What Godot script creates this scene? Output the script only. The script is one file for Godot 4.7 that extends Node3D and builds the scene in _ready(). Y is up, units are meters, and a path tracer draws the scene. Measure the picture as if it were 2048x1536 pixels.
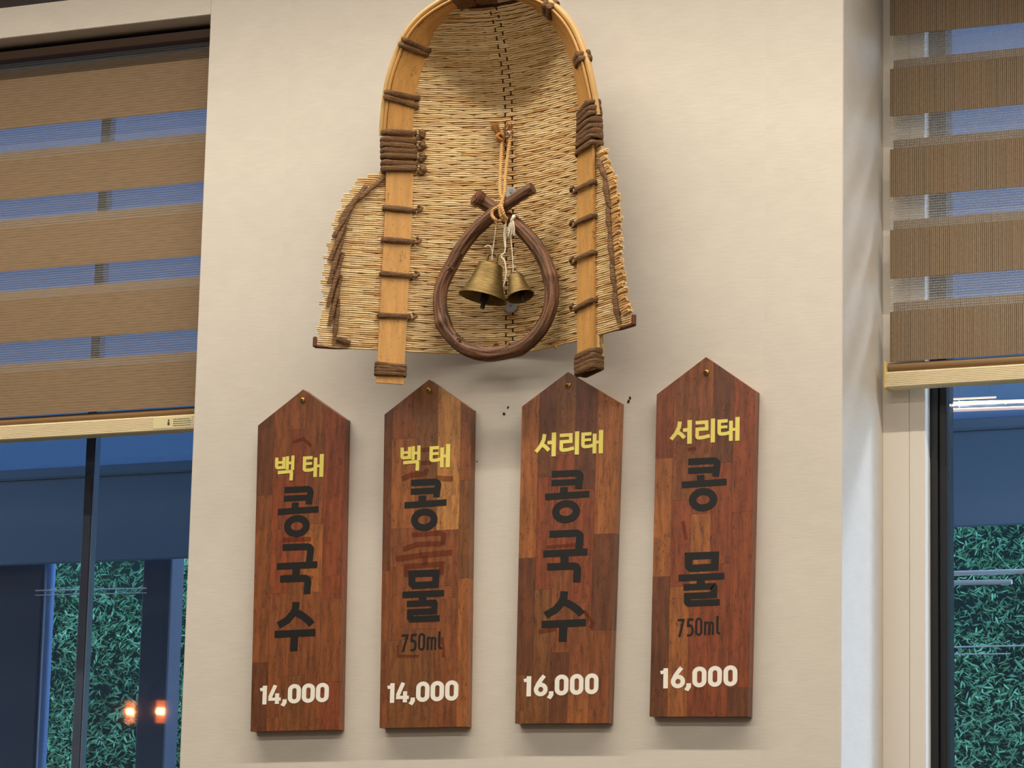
extends Node3D

const CAM := Vector3(2.22999, 1.17285, 5.05607)
const CR := Vector3(0.91646988, 0.02216547, -0.39948923)
const CU := Vector3(0.05652558, 0.98127683, 0.18412126)
const CF := Vector3(-0.39609066, 0.19132295, -0.89805775)
const FOCAL := 6570.0
const PITCH := 0.0062

var M := {}
var rng := RandomNumberGenerator.new()
var nz := FastNoiseLite.new()
var taken := {}

# ------------------------------------------------------------------ mesh builder
class MB:
	var v := PackedVector3Array()
	var n := PackedVector3Array()
	var c := PackedColorArray()
	var t := PackedVector2Array()
	var idx := PackedInt32Array()
	var o := Vector3.ZERO
	var col := Color(1, 1, 1)
	var uvo := Vector2.ZERO

	func vert(p: Vector3, nn: Vector3, uv := Vector2.ZERO) -> int:
		v.append(p - o); n.append(nn); c.append(col); t.append(uv + uvo)
		return v.size() - 1

	func tri(a: int, b: int, d: int) -> void:
		var f := (v[d] - v[a]).cross(v[b] - v[a])
		if f.dot(n[a] + n[b] + n[d]) < 0.0:
			idx.append(a); idx.append(d); idx.append(b)
		else:
			idx.append(a); idx.append(b); idx.append(d)

	func quad(a: Vector3, b: Vector3, d: Vector3, e: Vector3, nn: Vector3, uv := []) -> void:
		var u := uv if uv.size() == 4 else [Vector2.ZERO, Vector2.ZERO, Vector2.ZERO, Vector2.ZERO]
		var i := vert(a, nn, u[0]); vert(b, nn, u[1]); vert(d, nn, u[2]); vert(e, nn, u[3])
		tri(i, i + 1, i + 2); tri(i, i + 2, i + 3)

	# a box with chamfered edges; turned by bs about its centre
	func box(center: Vector3, size: Vector3, bevel := 0.0, bs := Basis()) -> void:
		var h := size * 0.5
		var b := minf(bevel, minf(h.x, minf(h.y, h.z)) * 0.9)
		var corner := func(s: Vector3, ax: int) -> Vector3:
			var q := h - Vector3(b, b, b)
			q[ax] = h[ax]
			return center + bs * (q * s)
		for ax in 3:
			var a1 := (ax + 1) % 3
			var a2 := (ax + 2) % 3
			for s in [-1.0, 1.0]:
				var nn := Vector3.ZERO
				nn[ax] = s
				var q := []
				var uv := []
				for k in [[-1.0, -1.0], [1.0, -1.0], [1.0, 1.0], [-1.0, 1.0]]:
					var sg := Vector3.ZERO
					sg[ax] = s; sg[a1] = k[0]; sg[a2] = k[1]
					var p: Vector3 = corner.call(sg, ax)
					q.append(p)
					uv.append(Vector2(p.x + p.z, p.y) if ax != 1 else Vector2(p.x, p.z))
				quad(q[0], q[1], q[2], q[3], bs * nn, uv)
		if b <= 0.0:
			return
		for ax in 3:
			var a1 := (ax + 1) % 3
			var a2 := (ax + 2) % 3
			for s1 in [-1.0, 1.0]:
				for s2 in [-1.0, 1.0]:
					var nn := Vector3.ZERO
					nn[a1] = s1; nn[a2] = s2
					var lo := Vector3.ZERO
					lo[ax] = -1.0; lo[a1] = s1; lo[a2] = s2
					var hi := lo
					hi[ax] = 1.0
					quad(corner.call(lo, a1), corner.call(hi, a1), corner.call(hi, a2), corner.call(lo, a2), bs * nn.normalized())
		for sx in [-1.0, 1.0]:
			for sy in [-1.0, 1.0]:
				for sz in [-1.0, 1.0]:
					var sg := Vector3(sx, sy, sz)
					var nn := bs * sg.normalized()
					var i := vert(corner.call(sg, 0), nn); vert(corner.call(sg, 1), nn); vert(corner.call(sg, 2), nn)
					tri(i, i + 1, i + 2)

	# sweeps a cross-section of "sides" points, whose radius is rad.call(t, angle) in metres, along a line
	# flat = (scale along the frame's first axis, scale along its second); up = keeps the frame's second axis near it
	func tube(p: PackedVector3Array, sides: int, rad: Callable, closed := false, flat := Vector2.ONE, up := Vector3.ZERO, caps := true) -> void:
		var m := p.size()
		var base := v.size()
		var prev := Vector3.ZERO
		var acc := 0.0
		for i in m:
			var a := p[(i - 1 + m) % m] if closed else p[maxi(i - 1, 0)]
			var b := p[(i + 1) % m] if closed else p[mini(i + 1, m - 1)]
			var tn := (b - a).normalized()
			var ref := prev
			if up != Vector3.ZERO:
				ref = up.cross(tn)
			elif prev == Vector3.ZERO:
				ref = Vector3(0.31, 0.22, 0.92).cross(tn)
			var x := (ref - tn * ref.dot(tn)).normalized()
			prev = x
			var y := tn.cross(x)
			var f := float(i) / float(m if closed else m - 1)
			if i > 0:
				acc += p[i].distance_to(p[i - 1])
			for k in sides:
				var an := TAU * k / sides
				var r: float = rad.call(f, an)
				var d := x * (cos(an) * flat.x) + y * (sin(an) * flat.y)
				vert(p[i] + d * r, (x * cos(an) / flat.x + y * sin(an) / flat.y).normalized(), Vector2(float(k) / sides, acc))
		var rings := m if closed else m - 1
		for i in rings:
			for k in sides:
				var i0 := base + i * sides
				var i1 := base + ((i + 1) % m) * sides
				var k1 := (k + 1) % sides
				tri(i0 + k, i1 + k, i1 + k1); tri(i0 + k, i1 + k1, i0 + k1)
		if not closed and caps:
			for e in [0, m - 1]:
				var nn := (p[0] - p[1]).normalized() if e == 0 else (p[m - 1] - p[m - 2]).normalized()
				var cc := vert(p[e], nn)
				var ring := []
				for k in sides:
					ring.append(vert(v[base + e * sides + k] + o, nn))
				for k in sides:
					tri(cc, ring[k], ring[(k + 1) % sides])

	# turns a profile of (radius, height) about an axis
	func lathe(prof: PackedVector2Array, segs: int, xf: Transform3D) -> void:
		var base := v.size()
		for i in prof.size():
			var a := prof[maxi(i - 1, 0)]
			var b := prof[mini(i + 1, prof.size() - 1)]
			var d := (b - a).normalized()
			for k in segs:
				var an := TAU * k / segs
				var rd := Vector3(cos(an), 0, sin(an))
				var nn := (rd * d.y + Vector3(0, -d.x, 0)).normalized()
				vert(xf * (rd * prof[i].x + Vector3(0, prof[i].y, 0)), xf.basis * nn, Vector2(float(k) / segs, prof[i].y))
		for i in prof.size() - 1:
			for k in segs:
				var i0 := base + i * segs
				var k1 := (k + 1) % segs
				tri(i0 + k, i0 + segs + k, i0 + segs + k1); tri(i0 + k, i0 + segs + k1, i0 + k1)

	# a flat outline in the x-y plane, given thickness from z0 to z1
	func extrude(poly: PackedVector2Array, z0: float, z1: float) -> void:
		var cw := Geometry2D.is_polygon_clockwise(poly)
		var ix := Geometry2D.triangulate_polygon(poly)
		for side in 2:
			var z := z1 if side == 0 else z0
			var nn := Vector3(0, 0, 1 if side == 0 else -1)
			var base := v.size()
			for p in poly:
				vert(Vector3(p.x, p.y, z), nn, p)
			for k in range(0, ix.size(), 3):
				tri(base + ix[k], base + ix[k + 1], base + ix[k + 2])
		for i in poly.size():
			var a := poly[i]
			var b := poly[(i + 1) % poly.size()]
			var d := (b - a).normalized()
			var nn := Vector3(d.y, -d.x, 0) * (-1.0 if cw else 1.0)
			quad(Vector3(a.x, a.y, z0), Vector3(b.x, b.y, z0), Vector3(b.x, b.y, z1), Vector3(a.x, a.y, z1), nn, [a, b, b + Vector2(z1 - z0, 0), a + Vector2(z1 - z0, 0)])

	# a brush stroke of width w along a line in the x-y plane, mapped by "to"
	func stroke(pts: PackedVector2Array, w: float, closed: bool, z0: float, z1: float, to: Callable) -> void:
		var m := pts.size()
		var left := []
		var right := []
		for i in m:
			var a := pts[(i - 1 + m) % m] if closed else pts[maxi(i - 1, 0)]
			var b := pts[(i + 1) % m] if closed else pts[mini(i + 1, m - 1)]
			var d1 := (pts[i] - a).normalized()
			var d2 := (b - pts[i]).normalized()
			if d1 == Vector2.ZERO: d1 = d2
			if d2 == Vector2.ZERO: d2 = d1
			var nn := (d1.orthogonal() + d2.orthogonal()).normalized()
			var k := w * 0.5 / maxf(nn.dot(d1.orthogonal()), 0.35)
			left.append(to.call(pts[i] + nn * k)); right.append(to.call(pts[i] - nn * k))
		for i in (m if closed else m - 1):
			var j := (i + 1) % m
			var a: Vector2 = left[i]; var b: Vector2 = left[j]; var d: Vector2 = right[j]; var e: Vector2 = right[i]
			quad(Vector3(a.x, a.y, z1), Vector3(b.x, b.y, z1), Vector3(d.x, d.y, z1), Vector3(e.x, e.y, z1), Vector3(0, 0, 1), [a, b, d, e])
			for s in [[a, b, e], [e, d, a]]:
				var p: Vector2 = s[0]; var q: Vector2 = s[1]
				var g := (q - p).orthogonal().normalized()
				if g.dot(s[2] - p) > 0.0: g = -g
				quad(Vector3(p.x, p.y, z0), Vector3(q.x, q.y, z0), Vector3(q.x, q.y, z1), Vector3(p.x, p.y, z1), Vector3(g.x, g.y, 0))
		if not closed:
			for s in [[left[0], right[0], left[1]], [left[m - 1], right[m - 1], left[m - 2]]]:
				var p: Vector2 = s[0]; var q: Vector2 = s[1]
				var g := (q - p).orthogonal().normalized()
				if g.dot(s[2] - p) > 0.0: g = -g
				quad(Vector3(p.x, p.y, z0), Vector3(q.x, q.y, z0), Vector3(q.x, q.y, z1), Vector3(p.x, p.y, z1), Vector3(g.x, g.y, 0))

	# smooth normals from the faces, for all vertices from "from" on
	func smooth(from := 0) -> void:
		var acc := PackedVector3Array()
		acc.resize(v.size())
		for k in range(0, idx.size(), 3):
			if idx[k] < from: continue
			var f := (v[idx[k + 2]] - v[idx[k]]).cross(v[idx[k + 1]] - v[idx[k]])
			for q in 3: acc[idx[k + q]] += f
		for i in range(from, v.size()):
			if acc[i].length_squared() > 0.0: n[i] = acc[i].normalized()

	func mesh() -> ArrayMesh:
		var a := []
		a.resize(Mesh.ARRAY_MAX)
		a[Mesh.ARRAY_VERTEX] = v; a[Mesh.ARRAY_NORMAL] = n; a[Mesh.ARRAY_COLOR] = c; a[Mesh.ARRAY_TEX_UV] = t; a[Mesh.ARRAY_INDEX] = idx
		var am := ArrayMesh.new()
		am.add_surface_from_arrays(Mesh.PRIMITIVE_TRIANGLES, a)
		return am

# ------------------------------------------------------------------ scene helpers
func at(x: float, y: float, z := 0.0) -> Vector3:   # the point at depth z that the photograph shows at (x, y)
	var d := CF + CR * ((x - 1024.0) / FOCAL) - CU * ((y - 768.0) / FOCAL)
	return CAM + d * ((z - CAM.z) / d.z)

func numbered(called: String) -> String:
	taken[called] = taken.get(called, -1) + 1
	return called if taken[called] == 0 else "%s_%03d" % [called, taken[called]]

func tag(o: Node, label := "", category := "", group := "", kind := "") -> Node:
	if label: o.set_meta("label", label)
	if category: o.set_meta("category", category)
	if group: o.set_meta("group", group)
	if kind: o.set_meta("kind", kind)
	return o

func thing(called: String, where: Vector3, label := "", category := "", group := "", kind := "") -> Node3D:
	var o := Node3D.new()
	o.name = numbered(called)
	o.position = where
	add_child(o, true)
	tag(o, label, category, group, kind)
	return o

func part(called: String, mb: MB, mat: Material, parent: Node = self) -> MeshInstance3D:
	var o := MeshInstance3D.new()
	o.name = numbered(called) if parent == self else called
	o.mesh = mb.mesh()
	o.material_override = mat
	parent.add_child(o, true)
	return o

func mbo(origin := Vector3.ZERO) -> MB:
	var m := MB.new()
	m.o = origin
	return m

func struct(called: String, mb: MB, mat: Material) -> MeshInstance3D:
	var o := part(called, mb, mat)
	o.set_meta("kind", "structure")
	return o

func bx(a: Vector3, b: Vector3, bevel := 0.0) -> MB:   # a box from corner to corner
	var m := MB.new()
	m.box((a + b) * 0.5, (b - a).abs(), bevel)
	return m

func spline(p: Array, per: int, closed := false) -> PackedVector3Array:
	var out := PackedVector3Array()
	var m := p.size()
	for i in (m if closed else m - 1):
		var a: Vector3 = p[(i - 1 + m) % m] if closed or i > 0 else p[0] * 2.0 - p[1]
		var b: Vector3 = p[i]
		var d: Vector3 = p[(i + 1) % m]
		var e: Vector3 = p[(i + 2) % m] if closed or i + 2 < m else p[m - 1] * 2.0 - p[m - 2]
		for k in per:
			out.append(b.cubic_interpolate(d, a, e, float(k) / per))
	if not closed: out.append(p[m - 1])
	return out

func lookup(x: float, xs: Array, ys: Array) -> float:
	if x <= xs[0]: return ys[0]
	for i in range(1, xs.size()):
		if x <= xs[i]: return lerpf(ys[i - 1], ys[i], (x - xs[i - 1]) / (xs[i] - xs[i - 1]))
	return ys[-1]

func lin(r: int, g: int, b: int) -> Color:
	return Color8(r, g, b).srgb_to_linear()

func mat(r: int, g: int, b: int, rough := 0.7, vc := false) -> StandardMaterial3D:
	var m := StandardMaterial3D.new()
	m.albedo_color = Color8(r, g, b)
	m.roughness = rough
	m.vertex_color_use_as_albedo = vc
	return m

func tex(w: int, h: int, f: Callable) -> ImageTexture:
	var im := Image.create(w, h, false, Image.FORMAT_RGB8)
	for y in h:
		for x in w:
			var g: float = clampf(f.call(x, y), 0.0, 1.0)
			im.set_pixel(x, y, Color(g, g, g))
	return ImageTexture.create_from_image(im)

func noise(freq: float, octaves := 3, sd := 1) -> FastNoiseLite:
	var f := FastNoiseLite.new()
	f.noise_type = FastNoiseLite.TYPE_SIMPLEX_SMOOTH
	f.frequency = freq
	f.fractal_octaves = octaves
	f.seed = sd
	return f

# ------------------------------------------------------------------ ready
func _ready() -> void:
	rng.seed = 7
	setup_view()
	materials()
	room()
	outside()
	window_left()
	window_right()
	basket()
	ring_and_bells()
	signs()
	small_marks()

func setup_view() -> void:
	var cam := Camera3D.new()
	cam.name = "camera"
	cam.transform = Transform3D(Basis(CR, CU, -CF).orthonormalized(), CAM)
	cam.fov = rad_to_deg(2.0 * atan(768.0 / FOCAL))
	cam.near = 0.05
	cam.far = 200.0
	add_child(cam)
	cam.current = true
	var we := WorldEnvironment.new()
	we.name = "environment"
	var e := Environment.new()
	e.background_mode = Environment.BG_SKY
	var sm := ProceduralSkyMaterial.new()
	sm.sky_top_color = Color8(120, 160, 205)
	sm.sky_horizon_color = Color8(170, 195, 220)
	sm.sky_curve = 0.2
	sm.ground_bottom_color = Color8(40, 46, 50)
	sm.ground_horizon_color = Color8(90, 105, 120)
	sm.sky_energy_multiplier = 2.9
	var sky := Sky.new()
	sky.sky_material = sm
	e.sky = sky
	e.tonemap_mode = Environment.TONE_MAPPER_LINEAR
	e.tonemap_exposure = 1.0
	e.sdfgi_enabled = true
	e.ssao_enabled = true
	e.ssil_enabled = true
	we.environment = e
	add_child(we)
	# hazy daylight that comes in low through the right-hand window
	var sun := DirectionalLight3D.new()
	sun.name = "daylight"
	sun.light_color = Color(0.84, 0.9, 1.0)
	sun.light_energy = 0.75
	sun.light_angular_distance = 11.0
	sun.shadow_enabled = true
	add_child(sun)
	sun.look_at_from_position(Vector3.ZERO, Vector3(-0.70, -0.76, 0.55), Vector3.UP)

const STRIPS := [[1.02, -2.4, 4.2, 1.7, 0.2], [3.5, -2.9, 4.3, 1.1, 0.0], [6.1, -2.9, 4.3, 1.1, 0.0], [8.62, -1.93, 4.3, 1.1, 0.0]]
const STRIP_ENERGY := 5.45

func ceiling_strip(s: Array, label: String) -> void:
	var w: float = s[2] - s[1]
	var cx: float = (s[2] + s[1]) * 0.5
	var up: float = s[4]
	var root := thing("ceiling_light", Vector3(cx, 4.0 + up, s[0]), label, "light", "linear ceiling lights")
	var h := mbo()
	h.box(Vector3(0, 0.02, 0), Vector3(w + 0.02, 0.04, 0.07), 0.003)
	part("housing", h, M.white_metal, root)
	var d := mbo()
	d.box(Vector3(0, -0.004, 0), Vector3(w, 0.008, 0.05), 0.002)
	part("diffuser", d, M.led, root)
	var l := AreaLight3D.new()
	l.name = "ceiling_light_lamp"
	l.area_size = Vector2(w, 0.05)
	l.area_normalize_energy = true
	l.light_color = Color(1.0, 0.965, 0.91)
	l.light_energy = STRIP_ENERGY * s[3] * w / 4.0
	l.area_range = 30.0
	l.shadow_enabled = true
	l.transform = Transform3D(Basis(Vector3.RIGHT, -PI / 2), Vector3(cx, 3.985 + up, s[0]))
	add_child(l, true)

func materials() -> void:
	var fine := noise(0.05, 4, 3)
	var broad := noise(0.012, 3, 5)
	# wall paper: fine fibres that run level
	var wt := tex(512, 512, func(x, y): return 0.96 + 0.016 * fine.get_noise_2d(x * 0.35, y * 4.0) + 0.012 * broad.get_noise_2d(x, y * 1.4))
	var wb := tex(512, 512, func(x, y): return 0.5 + 0.45 * fine.get_noise_2d(x * 0.5, y * 5.0))
	var w := mat(222, 213, 199, 0.85)
	w.albedo_texture = wt
	w.uv1_triplanar = true; w.uv1_world_triplanar = true
	w.uv1_scale = Vector3(2.2, 2.2, 2.2)
	w.heightmap_enabled = true
	w.heightmap_texture = wb
	w.heightmap_scale = 0.010
	M.wall = w
	M.trim = mat(228, 218, 203, 0.6)
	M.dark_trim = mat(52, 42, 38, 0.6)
	M.floor = mat(84, 76, 68, 0.5)
	M.room_wall = mat(128, 120, 110, 0.85)
	M.ceil = mat(150, 148, 145, 0.9)
	M.white_metal = mat(220, 218, 212, 0.5)
	M.led = mat(255, 240, 215, 0.5)
	M.led.emission_enabled = true
	M.led.emission = Color(1.0, 0.95, 0.88)
	M.led.emission_energy_multiplier = 2.5
	M.black_frame = mat(16, 16, 19, 0.35)
	M.grey_frame = mat(44, 46, 54, 0.4)
	M.alu = mat(150, 160, 172, 0.35)
	M.alu.metallic = 0.8
	var g := mat(40, 62, 96, 0.02)
	g.transparency = BaseMaterial3D.TRANSPARENCY_ALPHA
	g.albedo_color.a = 0.06
	M.glass = g
	# wood of the signs: long streaks, cracks
	var g1 := noise(0.02, 4, 11)
	var g2 := noise(0.05, 3, 12)
	var g3 := noise(0.011, 2, 13)
	var grain := tex(512, 1024, func(x, y):
		var s := g1.get_noise_2d(x * 1.6 + 12.0 * g3.get_noise_2d(x, y), y * 0.16)
		var q := g2.get_noise_2d(x * 1.8 + 7.0 * g2.get_noise_2d(x * 0.3, y * 0.35), y * 0.13 + 300.0)
		var crack := 0.0 if absf(q) > 0.055 else (1.0 - absf(q) / 0.055) * smoothstep(-0.1, 0.3, g3.get_noise_2d(x * 2.0 + 500.0, y))
		var q2 := g2.get_noise_2d(x * 3.6 + 9.0 * g2.get_noise_2d(x * 0.5 + 90.0, y * 0.5), y * 0.22 + 700.0)
		var fine_crack := 0.0 if absf(q2) > 0.045 else smoothstep(0.0, 0.25, g3.get_noise_2d(x * 2.5, y * 1.3 + 900.0))
		return 0.90 + 0.22 * s - 0.44 * crack - 0.44 * fine_crack)
	M.grain = grain
	for tone in [["dark", 114, 64, 34], ["mid", 142, 80, 40], ["red", 144, 72, 37], ["orange", 166, 98, 48], ["light", 192, 130, 68], ["olive", 134, 82, 41]]:
		var m := mat(tone[1], tone[2], tone[3], 0.38)
		m.albedo_texture = grain
		m.uv1_scale = Vector3(5.2, 2.2, 1)
		m.clearcoat_enabled = true
		m.clearcoat = 0.25
		m.clearcoat_roughness = 0.3
		m.heightmap_enabled = true
		m.heightmap_texture = grain
		m.heightmap_scale = 0.03
		M["stave_" + tone[0]] = m
	M.residue = mat(112, 44, 24, 0.25)
	M.residue.transparency = BaseMaterial3D.TRANSPARENCY_ALPHA
	M.residue.roughness = 0.3
	M.residue.albedo_color.a = 0.42
	M.yellow = mat(238, 222, 112, 0.3)
	M.black_vinyl = mat(17, 16, 14, 0.42)
	M.white_vinyl = mat(246, 240, 226, 0.4)
	M.brass_screw = mat(190, 150, 70, 0.3)
	M.brass_screw.metallic = 0.9
	M.steel = mat(164, 164, 162, 0.4)
	M.steel.metallic = 0.35
	M.slot = mat(28, 22, 16, 0.7)
	# basket
	var reed := mat(255, 255, 255, 0.5, true)
	var rt := tex(256, 256, func(x, y): return 0.93 + 0.1 * g2.get_noise_2d(x * 1.5, y * 1.5))
	reed.albedo_texture = rt
	reed.uv1_triplanar = true
	reed.uv1_scale = Vector3(5, 60, 20)
	M.reed = reed
	M.backing = mat(84, 50, 24, 0.9)
	var bt := tex(256, 512, func(x, y):
		var s := g1.get_noise_2d(x * 1.2 + 5.0 * g3.get_noise_2d(x, y), y * 0.2)
		var k := g2.get_noise_2d(x * 0.9, y * 0.12 + 80.0)
		var h := g2.get_noise_2d(x * 0.35 + 40.0, y * 1.6)
		var check := 0.0 if absf(h) > 0.03 else 0.16 * smoothstep(0.0, 0.3, g3.get_noise_2d(x * 3.0 + 70.0, y * 3.0))
		return 0.94 + 0.10 * s - check - 0.35 * (0.0 if absf(k) > 0.02 else 1.0) * smoothstep(0.0, 0.3, g3.get_noise_2d(x * 2.0, y)))
	M.board = mat(214, 158, 86, 0.5)
	M.board.albedo_texture = bt
	M.board.uv1_scale = Vector3(9, 3, 1)
	M.hoop = mat(222, 178, 112, 0.4)
	M.hoop.albedo_texture = bt
	M.hoop.uv1_scale = Vector3(9, 3, 1)
	var bark := tex(256, 256, func(x, y): return 0.75 + 0.45 * g1.get_noise_2d(x * 0.7, y * 2.2) + 0.12 * g2.get_noise_2d(x, y * 3.0))
	M.bark = mat(140, 98, 56, 0.8)
	M.bark.albedo_texture = bark
	M.bark.uv1_triplanar = true
	M.bark.uv1_scale = Vector3(12, 30, 30)
	M.bark.heightmap_enabled = true
	M.bark.heightmap_texture = bark
	M.bark.heightmap_scale = 0.15
	M.edge_stick = mat(96, 46, 26, 0.5)
	M.vine = mat(140, 94, 60, 0.7)
	M.vine.albedo_texture = tex(256, 256, func(x, y): return 0.72 + 0.62 * g1.get_noise_2d(x * 2.6, y * 0.35) + 0.15 * g2.get_noise_2d(x * 2.0, y * 2.0))
	M.vine.uv1_scale = Vector3(1, 6, 1)
	M.vine_end = mat(104, 62, 38, 0.8)
	M.rope = mat(206, 164, 104, 0.9)
	M.fuzz = mat(172, 118, 60, 0.9)
	M.string = mat(232, 222, 200, 0.9)
	M.bell = mat(132, 108, 60, 0.5)
	M.bell.metallic = 0.7
	var bn := tex(256, 256, func(x, y): return 0.86 + 0.2 * g2.get_noise_2d(x * 0.5, y * 3.0) + 0.1 * g1.get_noise_2d(x, y))
	M.bell.albedo_texture = bn
	M.bell.uv1_scale = Vector3(1, 8, 1)
	M.clapper = mat(24, 22, 20, 0.6)
	# blinds
	var fl := tex(512, 512, func(x, y): return 0.88 + 0.07 * fine.get_noise_2d(x * 0.3, y * 2.5) + 0.05 * sin(y * 0.8))
	M.band_plain = mat(152, 125, 93, 0.85)
	M.band_plain.albedo_texture = fl
	M.band_plain.uv1_scale = Vector3(3, 3, 1)
	M.band_plain.backlight_enabled = true
	M.band_plain.backlight = Color(0.1, 0.08, 0.06)
	var fr := tex(512, 256, func(x, y):
		var s := 1.0 - pow(0.5 + 0.5 * sin(TAU * x / 16.0 + 1.2 * fine.get_noise_2d(x * 3.0, 3.0)), 3.0)
		return 0.52 + 0.44 * s + 0.06 * fine.get_noise_2d(x * 0.6, y * 3.0))
	M.band_ribbed = mat(152, 128, 100, 0.85)
	M.band_ribbed.albedo_texture = fr
	M.band_ribbed.uv1_scale = Vector3(9.2, 3, 1)
	M.band_ribbed.heightmap_enabled = true
	M.band_ribbed.heightmap_texture = fr
	M.band_ribbed.heightmap_scale = 0.05
	M.band_ribbed.backlight_enabled = true
	M.band_ribbed.backlight = Color(0.1, 0.08, 0.06)
	M.sheer_plain = sheer_mat(0.2, false)
	M.sheer_ribbed = sheer_mat(0.24, true)
	M.rail = mat(226, 208, 168, 0.5)
	M.rail_cap = mat(214, 190, 120, 0.5)
	M.tube = mat(128, 98, 60, 0.7)
	M.headrail = mat(96, 74, 58, 0.6)
	M.paper = mat(222, 208, 160, 0.8)
	M.ink = mat(60, 54, 40, 0.8)

func sheer_mat(a: float, grid: bool) -> StandardMaterial3D:
	var f := noise(0.05, 3, 21)
	var im := Image.create(256, 256, false, Image.FORMAT_RGBA8)
	for y in 256:
		for x in 256:
			var s := 0.5 + 0.5 * sin(TAU * y / 16.0 + 1.2 * f.get_noise_2d(x * 0.6, y))
			var q := 0.5 + 0.5 * sin(TAU * x / 16.0 + 1.2 * f.get_noise_2d(x, y * 0.6 + 90.0))
			var al := a * (0.45 + 1.1 * pow(s, 3.0)) + (0.35 * a * pow(q, 3.0) if grid else 0.0)
			im.set_pixel(x, y, Color(1, 1, 1, clampf(al, 0, 1)))
	var m := mat(206, 200, 190, 0.9)
	m.albedo_texture = ImageTexture.create_from_image(im)
	m.transparency = BaseMaterial3D.TRANSPARENCY_ALPHA
	m.uv1_scale = Vector3(14, 14, 1)
	m.backlight_enabled = true
	m.backlight = Color(0.6, 0.6, 0.6)
	return m

# ------------------------------------------------------------------ the room
func room() -> void:
	struct("floor", bx(Vector3(-5, -0.1, -0.32), Vector3(4.6, 0, 11)), M.floor)
	struct("ceiling", bx(Vector3(-5.1, 4.04, -0.42), Vector3(4.7, 4.3, 0.9)), M.ceil)
	struct("ceiling", bx(Vector3(-5.1, 4.04, 1.16), Vector3(4.7, 4.3, 11.1)), M.ceil)
	struct("ceiling", bx(Vector3(-5.1, 4.3, 0.8), Vector3(4.7, 4.36, 1.26)), M.ceil)  # unseen slot, shaped to cut the near strip off the top of the wall
	struct("wall_left", bx(Vector3(-5.1, 0, -0.32), Vector3(-5, 4.04, 11)), M.room_wall)
	struct("wall_right", bx(Vector3(4.6, 0, -0.32), Vector3(4.7, 4.04, 11)), M.room_wall)
	struct("wall_back", bx(Vector3(-5.1, 0, 11), Vector3(4.7, 4.04, 11.1)), M.room_wall)
	# front wall: a pier that stands out between two windows
	struct("wall_front", bx(Vector3(-0.62, 0, -0.222), Vector3(0.592, 4.04, 0), 0.0015), M.wall)
	struct("wall_front", bx(Vector3(-5, 0, -0.32), Vector3(4.6, 0.9, -0.222)), M.wall)
	struct("wall_front", bx(Vector3(-5, 3.12, -0.32), Vector3(4.6, 4.04, -0.222)), M.wall)
	struct("wall_front", bx(Vector3(-5, 0.9, -0.32), Vector3(-2.4, 3.12, -0.222)), M.wall)
	struct("wall_front", bx(Vector3(-0.72, 0.9, -0.32), Vector3(0.592, 3.12, -0.222)), M.wall)
	struct("wall_front", bx(Vector3(2.3, 0.9, -0.32), Vector3(4.6, 3.12, -0.222)), M.wall)
	# casing of the right-hand window: two boards with a fine joint between them
	struct("trim_1", bx(Vector3(0.592, 0.9, -0.32), Vector3(0.6386, 3.12, -0.222), 0.0006), M.trim)
	struct("trim_2", bx(Vector3(0.6392, 0.9, -0.32), Vector3(0.667, 3.12, -0.222), 0.0006), M.trim)
	# bulkhead over the left-hand window, with a dark recess above it
	struct("trim_3", bx(Vector3(-2.4, 2.976, -0.222), Vector3(-0.6205, 3.037, -0.004), 0.0015), M.wall)
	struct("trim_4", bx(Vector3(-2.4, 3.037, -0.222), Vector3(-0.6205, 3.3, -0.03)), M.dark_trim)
	ceiling_strip(STRIPS[0], "long warm ceiling light nearest the menu wall")
	ceiling_strip(STRIPS[1], "long warm ceiling light second from the menu wall")
	ceiling_strip(STRIPS[2], "long warm ceiling light third from the menu wall")
	ceiling_strip(STRIPS[3], "long warm ceiling light farthest from the menu wall, mirrored in the right window")
	pendant(Vector3(-2.79, 2.07, 3.0), "left one of the two orange filament lamps mirrored in the left window")
	pendant(Vector3(-2.685, 2.07, 3.0), "right one of the two orange filament lamps mirrored in the left window")

func pendant(p: Vector3, label: String) -> void:
	var root := thing("pendant_lamp", p, label, "lamp", "orange pendant lamps")
	var shade := mbo()
	var prof := PackedVector2Array()
	for i in 9:
		var a := PI * 0.5 * i / 8.0
		prof.append(Vector2(0.012 + 0.034 * cos(a), 0.0 + 0.062 * sin(a)))
	for i in range(8, -1, -1):
		prof.append(prof[i] - Vector2(0.002, 0.002))
	shade.lathe(prof, 24, Transform3D(Basis(), Vector3(0, 0.03, 0)))
	part("lamp_shade", shade, M.grey_frame, root)
	var cord := mbo()
	cord.tube(PackedVector3Array([Vector3(0, 0.09, 0), Vector3(0, 1.97, 0)]), 8, func(_f, _a): return 0.003)
	part("cord", cord, M.black_frame, root)
	var fm := mat(255, 160, 90, 0.5)
	fm.emission_enabled = true
	fm.emission = Color(1.0, 0.5, 0.25)
	fm.emission_energy_multiplier = 9.0
	for k in 3:
		var f := mbo()
		f.tube(PackedVector3Array([Vector3(-0.011 + 0.011 * k, -0.035, 0), Vector3(-0.011 + 0.011 * k, 0.035, 0)]), 8, func(_f, _a): return 0.0036)
		part("filament", f, fm, root)
	var l := OmniLight3D.new()
	l.name = "pendant_lamp_light"
	l.position = p
	l.light_color = Color(1.0, 0.6, 0.35)
	l.light_energy = 0.05
	l.light_size = 0.003
	l.omni_range = 20.0
	l.omni_attenuation = 2.0
	l.shadow_enabled = true
	add_child(l, true)

# ------------------------------------------------------------------ windows and blinds
func pane(a: Vector3, b: Vector3, root: Node3D) -> void:
	var m := bx(a - root.position, b - root.position)
	part("pane", m, M.glass, root)

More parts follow.
